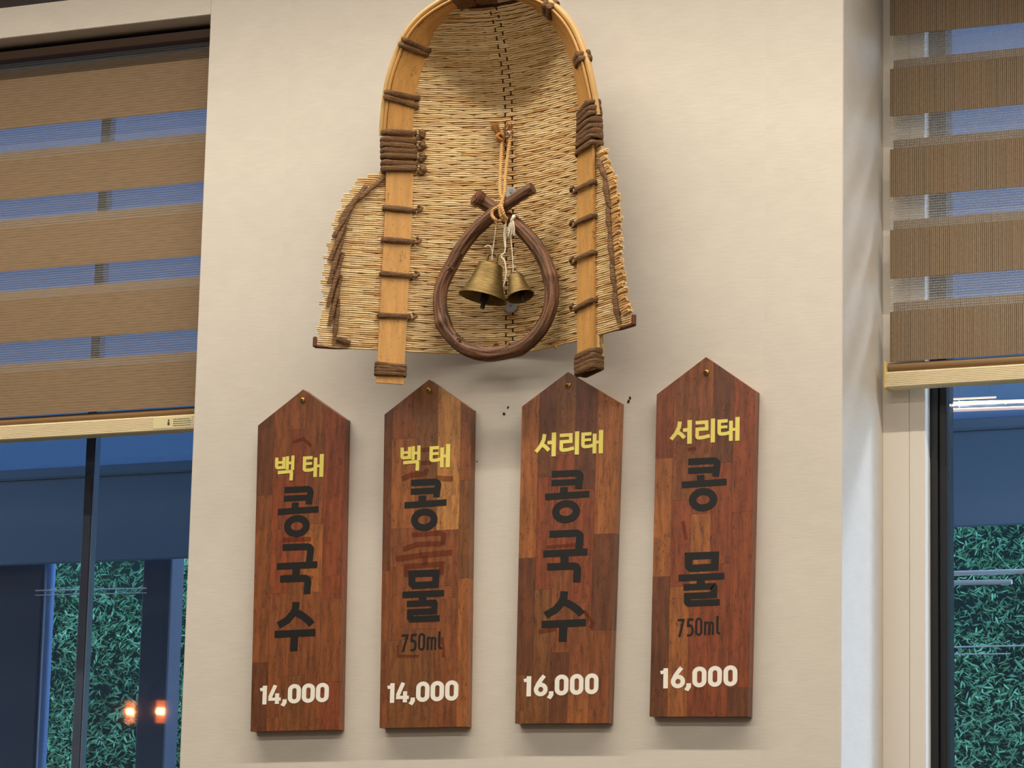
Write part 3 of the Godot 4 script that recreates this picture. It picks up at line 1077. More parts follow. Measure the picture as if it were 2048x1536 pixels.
	for k in 7:   # the close binding on the left
		var i: int = near.call(lerpf(2.6805, 2.6185, k / 6.0) + rng.randf_range(-0.0012, 0.0012), -1.0)
		part("bark_tie", wrap_loop(rim, i, 0.053, 0.0075 + rng.randf() * 0.001, 0.019, 0.0044, rng.randf_range(-0.05, 0.05), 0.007), M.bark, root)
		if k % 2 == 0:
			var f := rim_frame(rim, i)
			var q: Vector3 = f[0] + f[2] * 0.058 + f[3] * 0.003
			part("tie_knot", strip([q + f[1] * 0.007, q + f[2] * 0.006 + f[3] * 0.004, q + f[2] * 0.004 - f[1] * 0.007], 0.0062, 0.0055), M.bark, root)
	for k in 8:   # and on the right
		var i: int = near.call(lerpf(2.6990, 2.6310, k / 7.0) + rng.randf_range(-0.001, 0.001), 1.0)
		part("bark_tie", wrap_loop(rim, i, 0.052, 0.0075 + rng.randf() * 0.001, 0.019, 0.0042, -0.16 + rng.randf_range(-0.05, 0.05), 0.008), M.bark, root)
	for e in [[2.7480, -1.0], [2.7400, -1.0]]:
		part("bark_tie", wrap_loop(rim, near.call(e[0], e[1]), 0.055, 0.0055, 0.019, 0.0042, 0.12 if e[0] < 2.744 else 0.0, 0.008), M.bark, root)
	for e in [[2.8360, -1.0], [2.8270, -1.0]]:
		part("bark_tie", wrap_loop(rim, near.call(e[0], e[1]), 0.050, 0.0050, 0.019, 0.0042, 0.0, 0.008), M.bark, root)
	for e in [[2.7790, 1.0], [2.7720, 1.0], [2.8690, 1.0], [2.8630, 1.0]]:
		part("bark_tie", wrap_loop(rim, near.call(e[0], e[1]), 0.026, 0.0050, 0.019, 0.0046, 0.0, 0.008), M.bark, root)
	for k in 11:   # binding over the crown
		var best := 0
		var xx := lerpf(-0.052, 0.012, k / 10.0)
		for i in m:
			if rim[i].y + BY > 2.86 and absf(rim[i].x - xx) < absf(rim[best].x - xx): best = i
		part("bark_tie", wrap_loop(rim, best, 0.034, 0.0065, 0.019 + rng.randf() * 0.002, 0.0045, rng.randf_range(-0.2, 0.2), 0.008), M.bark, root)
	for e in [[2.2760, -1.0, 0.0030], [2.2705, -1.0, 0.0028], [2.2650, -1.0, 0.0032], [2.2590, -1.0, 0.0034]]:
		part("bark_tie", wrap_loop(rim, near.call(e[0], e[1]), 0.050, 0.0062, 0.009, e[2], rng.randf_range(-0.05, 0.05), 0.003), M.bark, root)
	for e in [[2.2740, 1.0], [2.2650, 1.0], [2.2560, 1.0], [2.2480, 1.0]]:
		part("bark_tie", wrap_loop(rim, near.call(e[0], e[1]), 0.050, 0.0080, 0.018, 0.0050, rng.randf_range(-0.12, -0.04), 0.005), M.bark, root)
	var wf := rim_frame(rim, near.call(2.283, 1.0))
	var wd := MB.new()
	wd.box(wf[0] + wf[2] * 0.012 - wf[3] * 0.0095, Vector3(0.036, 0.042, 0.013), 0.002, Basis(wf[2], wf[1], wf[2].cross(wf[1])))
	part("wooden_wedge", wd, M.hoop, root)
	# --- slanting bark stitches along the left wing, and the band along the right wing
	var ls := [[0.200, 2.604, 0.2545, 2.5455], [0.2265, 2.588, 0.2640, 2.5240], [0.2370, 2.572, 0.2718, 2.4935], [0.2470, 2.548, 0.2760, 2.4510], [0.2545, 2.512, 0.2765, 2.4110], [0.2570, 2.467, 0.2770, 2.3700], [0.2590, 2.427, 0.2740, 2.3370], [0.2615, 2.385, 0.2660, 2.3060]]
	for s in ls:
		var p := []
		for k in 5:
			var q := k / 4.0
			p.append(on_mat(-lerpf(s[0], s[2], q), lerpf(s[1], s[3], q) , 0.0045 + 0.003 * sin(PI * q)))
		part("bark_stitch", strip(p, 0.0046, 0.0020), M.bark, root)
	part("bark_stitch", strip([on_mat(-0.262, 2.316, 0.006), on_mat(-0.252, 2.311, 0.007), on_mat(-0.243, 2.309, 0.004)], 0.006, 0.003), M.bark, root)
	var rs := [[0.203, 2.606, 0.228, 2.560], [0.222, 2.567, 0.236, 2.510], [0.231, 2.517, 0.239, 2.462], [0.237, 2.468, 0.247, 2.410], [0.242, 2.420, 0.254, 2.362], [0.250, 2.370, 0.262, 2.310]]
	for s in rs:
		var p := []
		for k in 5:
			var q := k / 4.0
			p.append(on_mat(lerpf(s[0], s[2], q), lerpf(s[1], s[3], q), 0.0045 + 0.003 * sin(PI * q)))
		part("bark_stitch", strip(p, 0.0050, 0.0022), M.bark, root)
	# stub ends of the stalks stand out past the band on the right wing
	var ce := MB.new()
	for k in 96:
		var yy := lerpf(2.322, 2.614, k / 95.0) + rng.randf_range(-0.0015, 0.0015)
		var xr := lookup(yy, right_y, right_x)
		ce.col = lin(200, 146, 82).lerp(lin(240, 200, 136), rng.randf())
		var tip := xr + rng.randf_range(-0.003, 0.005)
		var rise := rng.randf_range(0.0, 0.005)
		var outw := rng.randf_range(0.002, 0.006)
		ce.tube(PackedVector3Array([on_mat(xr - 0.022, yy, 0.0015), on_mat(lerpf(xr - 0.022, tip, 0.5), yy + rise * 0.4, 0.002 + outw * 0.4), on_mat(tip, yy + rise, outw)]), 7, func(_f, _a): return 0.0021)
	var co := part("stalk_ends", ce, M.reed, root)
	co.set_meta("kind", "stuff")
	# thin dark stick under each lower corner, and its bindings
	for side in [-1.0, 1.0]:
		var p := []
		for k in 6:
			var xx: float = side * lerpf(0.292, 0.145, k / 5.0)
			p.append(on_mat(xx, 2.3045 if k > 1 else 2.3015, -0.0050 if k > 1 else -0.0015))
		var st := MB.new()
		st.tube(spline(p, 4), 8, func(_f, _a): return 0.0036)
		part("edge_stick", st, M.edge_stick, root)
		var chip := MB.new()
		chip.box(on_mat(side * 0.2925, 2.3085, 0.0005), Vector3(0.007, 0.018, 0.007), 0.0015, Basis(Vector3(0, 1, 0), -side * 0.6))
		part("stick_end", chip, M.edge_stick, root)
	part("bark_tie", strip([on_mat(-0.021, 2.318, 0.004), on_mat(-0.021, 2.308, 0.005), on_mat(-0.020, 2.300, 0.003)], 0.0055, 0.0022), M.bark, root)
	part("edge_stick", strip([on_mat(0.1035, 2.300, 0.002), on_mat(0.1075, 2.2995, 0.003)], 0.004, 0.004), M.board, root)

# ------------------------------------------------------------------ ring, rope and bells
func rope(mb: MB, pts: PackedVector3Array, r: float, pitch: float, strands := 2) -> void:
	for s in strands:
		var p := PackedVector3Array()
		var acc := 0.0
		for i in pts.size():
			var a := pts[maxi(i - 1, 0)]
			var b := pts[mini(i + 1, pts.size() - 1)]
			var tn := (b - a).normalized()
			var x := tn.cross(Vector3(0.2, 0.1, 1)).normalized()
			var y := tn.cross(x)
			if i > 0: acc += pts[i].distance_to(pts[i - 1])
			var an := TAU * (acc / pitch + float(s) / strands)
			p.append(pts[i] + (x * cos(an) + y * sin(an)) * r * 0.55)
		mb.tube(p, 7, func(_f, _a): return r * 0.62)
	mb.smooth()

func dense(pts: Array, step := 0.0012) -> PackedVector3Array:
	var l := 0.0
	for i in pts.size() - 1: l += pts[i].distance_to(pts[i + 1])
	return spline(pts, maxi(3, int(l / step / (pts.size() - 1))))

func ring_and_bells() -> void:
	var zc := 0.078
	# --- the vine ring
	var origin: Vector3 = at(990, 706, zc)
	var root := thing("vine_ring", origin, "dark brown bent branch ring with crossed ends hanging in front of the basket", "ring")
	var c := []
	for q in [[952, 394, -0.008], [968, 405, -0.020], [1003, 428, -0.018], [1036, 452, -0.006], [1064, 481, 0], [1085, 512, 0], [1099, 550, 0], [1104, 588, 0], [1099, 622, 0], [1080, 661, 0], [1042, 694, 0], [988, 708, 0], [946, 703, 0], [915, 686, 0], [891, 655, 0], [880, 615, 0], [883, 575, 0], [899, 537, 0], [924, 495, 0], [952, 460, 0.002], [984, 431, 0.006], [1015, 408, 0.010], [1042, 390, 0.013], [1066, 376, 0.015]]:
		c.append(at(q[0], q[1], zc + q[2]))
	var path := spline(c, 9)
	var mb := mbo(origin)
	var jn := noise(1.0, 3, 51)
	var knots := [0.265, 0.62, 0.515, 0.44]   # along the branch
	mb.tube(path, 28, func(f, an):
		var ridges := 0.04 * sin(an * 9.0 + 14.0 * f) - 0.09 * pow(absf(jn.get_noise_2d(an * 5.0, f * 6.0 + 70.0)), 0.5) + 0.09 * jn.get_noise_2d(cos(an) * 1.6 + f * 2.0, sin(an) * 1.6 + f * 7.0) + 0.06 * jn.get_noise_2d(an * 2.6 + 40.0, f * 9.0)
		var bulge := 0.0
		for k in 4: bulge += 0.28 * exp(-pow((f - knots[k]) / 0.010, 2.0)) * (0.55 + 0.45 * cos(an - k * 1.7))
		var taper := lerpf(1.06, 0.86, smoothstep(0.75, 1.0, f)) * lerpf(1.26, 1.0, smoothstep(0.0, 0.05, f))
		return 0.0118 * taper * (1.0 + ridges + bulge))
	mb.smooth()
	part("bent_branch", mb, M.vine, root)
	var cut := mbo(origin)
	var d: Vector3 = (c[0] - c[1]).normalized()
	cut.tube(PackedVector3Array([c[0] - d * 0.001, c[0] + d * 0.0015]), 20, func(_f, an): return 0.0122 + 0.0009 * sin(an * 4.0))
	part("cut_end", cut, M.vine_end, root)
	var pith := mbo(origin)
	pith.tube(PackedVector3Array([c[0] + d * 0.0012, c[0] + d * 0.0019]), 12, func(_f, an): return 0.0028 + 0.0012 * sin(an * 2.0 + 0.6))
	part("pith", pith, M.slot, root)
	for q in [[897, 536], [1097, 556], [916, 683], [1019, 694]]:   # stubs of side twigs
		var k := mbo(origin)
		var p: Vector3 = at(q[0], q[1], zc + 0.009)
		k.tube(PackedVector3Array([p - Vector3(0, 0, 0.002), p + Vector3(0.0003, 0, 0.001), p + Vector3(0.0006, 0, 0.0026), p + Vector3(0.0006, 0, 0.0030), p + Vector3(0.0006, 0, 0.0020)]), 14, func(f, an): return lookup(f, [0.0, 0.25, 0.5, 0.75, 1.0], [0.0085, 0.0070, 0.0046, 0.0028, 0.0006]) * (1.0 + 0.12 * sin(an * 3.0) + 0.10 * sin(an * 5.0 + q[0])))
		k.smooth()
		part("twig_stub", k, M.vine, root)
	# --- screw with the rope round it
	var zs := mat_z(at(1016, 266, 0.04).x - BXS, 2.69)
	var sp: Vector3 = at(1016.5, 266.5, zs + 0.016)
	var sc := thing("screw", sp, "silver cross-head screw holding the rope in the basket weave", "screw")
	screw(sc, M.steel, 0.0043, 0.014)
	# --- rope
	var knot: Vector3 = at(1001, 275, zs + 0.012)
	var ro := thing("rope", knot, "twisted tan rope from the screw down to the crossed ring ends", "rope")
	var r1 := mbo(knot)
	var z1 := zs + 0.010
	rope(r1, dense([at(1021, 262, z1 + 0.002), at(1020.5, 275, z1), at(1017, 300, z1 + 0.006), at(1013, 330, z1 + 0.018), at(1010.5, 360, z1 + 0.032), at(1009.5, 384, z1 + 0.044), at(1006, 396, z1 + 0.05), at(1003, 408, zc + 0.026)]), 0.0029, 0.009)
	part("cord", r1, M.rope, ro)
	var r2 := mbo(knot)
	rope(r2, dense([at(1004, 280, z1), at(1003, 300, z1 + 0.006), at(1001.5, 330, z1 + 0.018), at(1000.5, 360, z1 + 0.032), at(1000.5, 384, z1 + 0.044), at(1003, 396, z1 + 0.05)]), 0.0029, 0.009)
	part("cord", r2, M.rope, ro)
	for wv in [[[1006, 404, 0.024], [996, 414, 0.023], [986, 420, 0.022], [984, 430, 0.024], [989, 438, 0.026], [996, 443, 0.018], [1003, 440, 0.0]], [[1004, 404, 0.020], [1000, 412, 0.026], [1000, 424, 0.028], [1003, 434, 0.028], [1008, 440, 0.020], [1013, 440, 0.004]], [[1004, 402, 0.016], [1003, 412, 0.028], [1006, 424, 0.030], [1009, 433, 0.026], [1013, 437, 0.010]]]:
		var rw := mbo(knot)
		var pts := []
		for q in wv: pts.append(at(q[0], q[1], zc + q[2]))
		rope(rw, dense(pts), 0.0029, 0.009)
		part("wrap", rw, M.rope, ro)
	var kn := mbo(knot)
	for k in 3:
		var loop := PackedVector3Array()
		for i in 16:
			var an := TAU * i / 16.0
			loop.append(knot + Basis(Vector3(0.3, 1, 0.2 * k).normalized(), 0.9 * k) * Vector3(0.0062 * cos(an), 0.0068 * sin(an), 0.003 * sin(an * 2.0)))
		kn.tube(loop, 7, func(_f, _a): return 0.0029, true)
	part("knot", kn, M.fuzz, ro)
	var ta := mbo(knot)
	for k in 80:
		var e: Vector3 = at(988 + rng.randf_range(-8, 9), 251 + rng.randf_range(-6, 5), z1 + rng.randf_range(0.0, 0.012))
		ta.tube(spline([knot + Vector3(rng.randf_range(-0.003, 0.002), rng.randf_range(0, 0.004), 0), (knot * 0.5 + e * 0.5) + Vector3(rng.randf_range(-0.002, 0.002), 0, 0), e], 3), 4, func(f, _a): return lerpf(0.0011, 0.0006, f))
	for k in 70:
		var b: Vector3 = at(1018 + rng.randf_range(-9, 6), 258 + rng.randf_range(-4, 12), z1)
		ta.tube(PackedVector3Array([b, b + Vector3(rng.randf_range(-0.005, 0.006), rng.randf_range(-0.001, 0.009), rng.randf_range(0, 0.005))]), 4, func(_f, _a): return 0.0008)
	var tf := part("frayed_end", ta, M.fuzz, ro)
	tf.set_meta("kind", "stuff")
	# --- washers screwed to the mat
	for q in [[1022, 386, "grey round washer behind the crossed ring ends", 13.0], [1022, 612, "grey round washer below the small bell", 15.0]]:
		var wp: Vector3 = at(q[0], q[1], 0.03)
		wp = at(q[0], q[1], mat_z(wp.x - BXS, wp.y) + 0.0045)
		var wo := thing("washer", wp, q[2], "washer", "grey washers on the weave")
		var mw := mbo()
		var rr: float = q[3] * 0.00083
		mw.lathe(PackedVector2Array([Vector2(0.002, 0), Vector2(0.002, 0.0014), Vector2(rr - 0.0006, 0.0014), Vector2(rr, 0.0008), Vector2(rr, 0), Vector2(0.002, 0)]), 28, Transform3D(Basis(Vector3.RIGHT, PI / 2), Vector3.ZERO))
		part("plate", mw, M.steel, wo)
		screw(wo, M.steel, 0.0032, 0.003)
	# --- bells
	bell(Vector2(982, 528), Vector2(965.5, 596), 0.0422, 0.0210, zc + 0.002, "larger brass bell with dark clapper hanging inside the vine ring", 0.10, 1.0)
	bell(Vector2(1030, 551), Vector2(1041, 593), 0.0240, 0.0128, zc + 0.006, "smaller brass bell at the right inside the vine ring", 0.08, 0.62)
	# --- white strings
	var s1 := [at(993, 440, zc + 0.010), at(990, 470, zc + 0.008), at(985.5, 500, zc + 0.006), at(984, 514, zc + 0.004), at(984, 520, zc + 0.003)]
	string_thing(s1, 0.0011, "white string holding the larger brass bell", [[at(984, 503, zc + 0.006), at(981, 493, zc + 0.009), at(975, 491, zc + 0.01), at(969, 494, zc + 0.012)]])
	var s2 := [at(1020, 446, zc + 0.012), at(1021, 470, zc + 0.012), at(1024, 500, zc + 0.010), at(1026, 530, zc + 0.008), at(1026, 545, zc + 0.006)]
	string_thing(s2, 0.0011, "white string holding the smaller brass bell", [])
	var s3 := [at(1012, 440, zc + 0.012), at(1011, 462, zc + 0.012), at(1011, 490, zc + 0.014), at(1009, 505, zc + 0.014), at(1002, 512, zc + 0.015), at(1009, 522, zc + 0.015), at(1012, 540, zc + 0.015), at(1011, 556, zc + 0.014), at(1008, 568, zc + 0.012)]
	var st := string_thing(s3, 0.0014, "loose white string with a knotted tassel, dangling between the bells", [[at(1010, 448, zc + 0.014), at(1008, 470, zc + 0.016), at(1010, 495, zc + 0.015)], [at(1009, 566, zc + 0.013), at(1008, 570, zc + 0.012), at(1006.5, 572, zc + 0.011)]])
	var tas := mbo(st.position)
	var tk: Vector3 = at(1026, 436, zc + 0.018)
	for k in 26:
		var e: Vector3 = at(1021 + rng.randf_range(-9, 9), 466 + rng.randf_range(-6, 6), zc + 0.016 + rng.randf_range(-0.003, 0.006))
		tas.tube(spline([tk, tk * 0.55 + e * 0.45 + Vector3(rng.randf_range(-0.002, 0.002), 0, 0.002), e], 4), 4, func(_f, _a): return 0.00055)
	tas.tube(spline([tk + Vector3(0.002, 0.003, 0), tk + Vector3(0.001, 0, 0.002), tk + Vector3(-0.003, -0.006, 0.001)], 4), 8, func(f, _a): return 0.0036 - 0.0012 * f)
	var tp := part("tassel", tas, M.string, st)
	tp.set_meta("kind", "stuff")

func string_thing(pts: Array, r: float, label: String, extra: Array) -> Node3D:
	var o: Vector3 = pts[0]
	var root := thing("string", o, label, "string")
	var mb := mbo(o)
	rope(mb, dense(pts, 0.001), r, 0.005)
	part("strand", mb, M.string, root)
	for e in extra:
		var m2 := mbo(o)
		rope(m2, dense(e, 0.001), r * 0.9, 0.005)
		part("loose_end", m2, M.string, root)
	return root

func bell(top: Vector2, bottom: Vector2, r1: float, r0: float, z: float, label: String, lean: float, s: float) -> void:
	var a: Vector3 = at(top.x, top.y, z)
	var b: Vector3 = at(bottom.x, bottom.y, z + lean * 0.06)
	var axis := (a - b).normalized()
	var h := a.distance_to(b)
	var x := axis.cross(Vector3(0, 0, 1)).normalized()
	var xf := Transform3D(Basis(x, axis, x.cross(axis)), Vector3.ZERO)
	var root := thing("bell", b, label, "bell", "brass bells in the ring")
	var prof := PackedVector2Array([Vector2(0.0005, h + 0.001), Vector2(r0 * 0.55, h + 0.0008), Vector2(r0 * 0.9, h - 0.0004), Vector2(r0, h - 0.0022)])
	for i in range(1, 15):
		var q := i / 14.0
		prof.append(Vector2(r0 + (r1 - r0) * (0.62 * q + 0.38 * pow(q, 3.4)), (h - 0.0022) * (1.0 - q)))
	prof.append(Vector2(r1 - 0.0006, -0.0008))
	for i in range(14, -1, -1):
		var q := i / 14.0
		prof.append(Vector2(r0 + (r1 - r0) * (0.62 * q + 0.38 * pow(q, 3.4)) - 0.0016, (h - 0.0035) * (1.0 - q)))
	prof.append(Vector2(0.0005, h - 0.0035))
	var mb := MB.new()
	mb.lathe(prof, 56, xf)
	part("bell_body", mb, M.bell, root)
	var cr := MB.new()
	var lw := 0.0088 * s
	var lh := 0.0165 * s
	cr.tube(spline([xf * Vector3(-lw, h - 0.001, 0), xf * Vector3(-lw, h + lh * 0.7, 0), xf * Vector3(-lw * 0.7, h + lh, 0), xf * Vector3(lw * 0.7, h + lh, 0), xf * Vector3(lw, h + lh * 0.7, 0), xf * Vector3(lw, h - 0.001, 0)], 4), 10, func(_f, _a): return 0.0023 * s)
	part("crown_loop", cr, M.bell, root)
	var cl := MB.new()
	var off := Vector3(0.0035 * s, 0, 0)
	cl.tube(PackedVector3Array([Vector3(0, h * 0.9, 0) * 1.0, off + Vector3(0, h * 0.35, 0), off + Vector3(0, h * 0.22, 0), off + Vector3(0, h * 0.05, 0), off + Vector3(0, -h * 0.10, 0), off + Vector3(0, -h * 0.14, 0), off + Vector3(0, -h * 0.30, 0)]), 14, func(f, _a):
		return s * lookup(f, [0.0, 0.17, 0.33, 0.5, 0.67, 0.83, 1.0], [0.0016, 0.0018, 0.0062, 0.0072, 0.0062, 0.0036, 0.0040]))
	var up := (xf.basis.inverse() * Vector3.UP)
	for i in cl.v.size(): cl.v[i] = xf * cl.v[i]
	cl.smooth()
	part("clapper", cl, M.clapper, root)

func screw(root: Node3D, m: Material, r: float, shank: float) -> void:
	var mb := MB.new()
	var xf := Transform3D(Basis(Vector3.RIGHT, PI / 2), Vector3.ZERO)
	mb.lathe(PackedVector2Array([Vector2(0.0004, r * 0.5), Vector2(r * 0.45, r * 0.46), Vector2(r * 0.8, r * 0.30), Vector2(r, r * 0.06), Vector2(r, -r * 0.1), Vector2(r * 0.45, -r * 0.3), Vector2(r * 0.45, -shank)]), 24, xf)
	part("screw_head", mb, m, root)
	var sl := MB.new()
	var tw := Basis(Vector3(0, 0, 1), 0.5)
	sl.box(Vector3(0, 0, r * 0.47), Vector3(r * 1.1, r * 0.24, r * 0.16), 0.0, tw)
	sl.box(Vector3(0, 0, r * 0.475), Vector3(r * 0.24, r * 1.1, r * 0.16), 0.0, tw)
	part("cross_slot", sl, M.slot, root)

# ------------------------------------------------------------------ signs
const THICK := 0.021

func arc(cx: float, cy: float, rx: float, ry: float, a0: float, a1: float, k: int) -> Array:
	var out := []
	for i in k + 1:
		var a := deg_to_rad(lerpf(a0, a1, float(i) / k))
		out.append(Vector2(cx + rx * cos(a), cy + ry * sin(a)))
	return out

# every glyph: [width, height, [ [stroke width, closed, points] ... ]] in its own units, y down
func glyphs() -> Dictionary:
	var V := func(l: Array) -> Array:
		var o := []
		for i in range(0, l.size(), 2): o.append(Vector2(l[i], l[i + 1]))
		return o
	var zero := arc(50, 50, 33, 33, 180, 360, 12) + arc(50, 110, 33, 33, 0, 180, 12)
	var thin0 := arc(28, 32, 20, 24, 180, 360, 10) + arc(28, 115, 20, 24, 0, 180, 10)
	return {
		"kong": [332, 425, [[50, false, V.call([47, 36, 226, 36]) + arc(232, 64, 30, 28, -80, 0, 5) + V.call([250, 160])], [47, false, V.call([47, 106, 252, 106])], [57, false, V.call([140, 143, 140, 212])], [49, false, V.call([0, 213, 332, 205])], [53, true, arc(160, 335, 78, 63, 0, 348, 31)]]],
		"guk": [330, 414, [[54, false, V.call([43, 28, 236, 28]) + arc(242, 56, 30, 28, -80, 0, 5) + V.call([264, 155])], [53, false, V.call([0, 182, 330, 178])], [59, false, V.call([160, 204, 160, 262])], [55, false, V.call([31, 286, 226, 286]) + arc(230, 314, 27, 28, -80, 0, 5) + V.call([254, 414])]]],
		"su": [327, 397, [[56, false, V.call([163, 2, 158, 62, 138, 98, 98, 146, 26, 186])], [56, false, V.call([152, 82, 188, 96, 230, 122, 268, 154, 296, 186])], [56, false, V.call([0, 258, 327, 252])], [59, false, V.call([160, 281, 158, 397])]]],
		"mul": [335, 420, [[55, true, V.call([71, 28, 267, 28, 264, 120, 92, 124, 74, 108])], [50, false, V.call([0, 196, 335, 193])], [60, false, V.call([164, 218, 164, 262])], [48, false, V.call([38, 270, 258, 268, 262, 276, 260, 336, 66, 338, 66, 384, 78, 396, 304, 394])]]],
		"baek": [160, 203, [[26, false, V.call([14, 10, 14, 80]) + arc(28, 80, 14, 14, 180, 90, 4) + V.call([73, 93, 73, 8])], [22, false, V.call([26, 52, 62, 52])], [25, false, V.call([102, 4, 102, 114])], [26, false, V.call([146, 0, 146, 120])], [22, false, V.call([113, 60, 134, 60])], [27, false, V.call([26, 134, 126, 130, 137, 134, 138, 146, 137, 203])]]],
		"tae": [173, 187, [[27, false, V.call([80, 25, 15, 26, 15, 108]) + arc(30, 110, 15, 16, 180, 90, 4) + V.call([62, 126, 98, 118])], [22, false, V.call([27, 73, 78, 72])], [29, false, V.call([106, 26, 106, 185])], [33, false, V.call([156, 0, 156, 187])], [23, false, V.call([119, 96, 141, 95])]]],
		"seo": [163, 183, [[29, false, V.call([74, 8, 68, 52, 46, 98, 10, 142])], [29, false, V.call([52, 84, 84, 106, 110, 136])], [28, false, V.call([98, 76, 134, 75])], [33, false, V.call([147, 0, 147, 183])]]],
		"ri": [155, 180, [[27, false, V.call([5, 25, 90, 24, 91, 74, 18, 75, 17, 126]) + arc(32, 126, 15, 14, 170, 90, 4) + V.call([68, 138, 116, 128])], [32, false, V.call([139, 0, 139, 180])]]],
		"0": [100, 160, [[33, true, zero]]],
		"1": [57, 160, [[34, false, V.call([40, 0, 40, 160])], [27, false, V.call([2, 36, 26, 28])]]],
		"4": [104, 160, [[31, false, V.call([58, 0, 16, 106])], [27, false, V.call([4, 119, 104, 119])], [32, false, V.call([74, 70, 74, 160])]]],
		"6": [102, 160, [[32, true, arc(51, 108, 35, 36, 0, 345, 23)], [31, false, V.call([76, 4, 50, 36, 30, 68, 17, 104])]]],
		",": [36, 60, [[31, false, V.call([22, 0, 22, 28, 6, 56])]]],
		"5": [55, 147, [[16, false, V.call([52, 10, 14, 10, 10, 62]) + arc(28, 98, 18, 40, -120, 90, 9) + V.call([4, 138])]]],
		"7": [55, 147, [[16, false, V.call([0, 9, 46, 9, 14, 147])]]],
		"o": [56, 147, [[16, true, thin0]]],
		"m": [74, 110, [[15, false, V.call([8, 0, 8, 110])], [14, false, V.call([15, 20]) + arc(26, 18, 13, 11, 200, 360, 5) + V.call([39, 110])], [14, false, V.call([46, 20]) + arc(55, 18, 12, 11, 200, 360, 5) + V.call([67, 110])]]],
		"l": [30, 150, [[16, false, V.call([8, 0, 8, 128]) + arc(18, 130, 10, 12, 180, 90, 4) + V.call([28, 141])]]],
	}

func put_glyph(mb: MB, g: Array, x0: float, y0: float, x1: float, y1: float, z0: float, z1: float) -> void:
	# the box is given in the photograph's pixels on the sign's face
	var xm := (x0 + x1) * 0.5
	var ym := (y0 + y1) * 0.5
	var l: float = at(x0, ym, z1).x
	var r: float = at(x1, ym, z1).x
	var t: float = at(xm, y0, z1).y
	var b: float = at(xm, y1, z1).y
	var to := func(p: Vector2) -> Vector2: return Vector2(lerpf(l, r, p.x / g[0]), lerpf(t, b, p.y / g[1]))
	var k := 0
	for s in g[2]:
		mb.stroke(PackedVector2Array(s[2]), s[0], s[1], z0, z1 + k * 0.00004, to)
		k += 1

func sign_board(corners: Array, label: String, cols: Array, text: Array, group: String, brass: Material, residue: Array) -> void:
	# corners in photo pixels: left shoulder, apex, right shoulder, bottom right, bottom left
	var zf := THICK
	var w := []
	for c in corners.slice(0, 5):
		var q: Vector3 = at(c[0], c[1], zf)
		w.append(Vector2(q.x, q.y))
	var base := Vector3((w[3].x + w[4].x) * 0.5, minf(w[3].y, w[4].y), 0.0005)
	var root := thing("menu_sign", base, label, "sign", group)
	var poly := PackedVector2Array()
	for q in w: poly.append(q)
	var top: float = w[1].y
	var bot: float = base.y
	# staves: columns of [share of the width where it ends, [share of the height where each stave ends, tone] ...]
	var u0 := 0.0
	for c in cols:
		var v0 := 0.0
		for s in c[1]:
			var lx := func(u: float, y: float) -> float: return lerpf(lerpf(w[4].x, w[0].x, (y - bot) / (top - bot)), lerpf(w[3].x, w[2].x, (y - bot) / (top - bot)), u)
			var ya := lerpf(top + 0.001, bot - 0.001, v0)
			var yb := lerpf(top + 0.001, bot - 0.001, s[0])
			if s[0] >= 1.0: yb -= 0.01
			var e := 0.00012
			var ua: float = u0 if u0 > 0.0 else -0.05
			var ub: float = c[0] if c[0] < 1.0 else 1.05
			var r := PackedVector2Array([Vector2(lx.call(ua, ya) + e, ya - e), Vector2(lx.call(ub, ya) - e, ya - e), Vector2(lx.call(ub, yb) - e, yb + e), Vector2(lx.call(ua, yb) + e, yb + e)])
			for piece in Geometry2D.intersect_polygons(poly, r):
				var mb := mbo(base)
				mb.uvo = Vector2(rng.randf() * 3.0, rng.randf() * 3.0)
				mb.extrude(piece, 0.0008, zf - rng.randf() * 0.00018)
				part("stave", mb, M["stave_" + s[1]], root)
			v0 = s[0]
		u0 = c[0]
	var G := glyphs()
	for l in text:
		for g in l[1]:
			if g[0] is String:
				var mb := mbo(base)
				put_glyph(mb, G[g[0]], g[1], g[2], g[3], g[4], zf - 0.0002, zf + 0.0004)
				part(l[0], mb, M[l[2]], root)
				continue
			for q in g[0]:   # a line of numerals: [glyph, left, right, top, bottom] as shares of the line's box
				var mb := mbo(base)
				var rise: float = (q[1] + q[2] - 1.0) * 3.0
				put_glyph(mb, G[q[0]], lerpf(g[1], g[3], q[1]), lerpf(g[2], g[4], q[3]) - rise, lerpf(g[1], g[3], q[2]), lerpf(g[2], g[4], q[4]) - rise, zf - 0.0002, zf + 0.0004)
				part("black_numeral" if l[2] == "black_vinyl" else "white_numeral", mb, M[l[2]], root)
	if residue:
		var k := 0
		for s in residue:
			var rb := mbo(base)
			var pts := PackedVector2Array()
			for q in s[1]:
				var p: Vector3 = at(q[0], q[1], zf)
				pts.append(Vector2(p.x, p.y))
			rb.stroke(pts, s[0], false, zf - 0.0002, zf + 0.00012 + k * 0.00003, func(p): return p)
			k += 1
			part("glue_residue", rb, M.residue, root)
	var sc: Vector3 = at(corners[5][0], corners[5][1], zf)
	var hd := Node3D.new()
	hd.name = "screw"
	hd.position = Vector3(sc.x, sc.y, zf + 0.0006) - base
	root.add_child(hd, true)
	screw(hd, brass, 0.0052, 0.012)

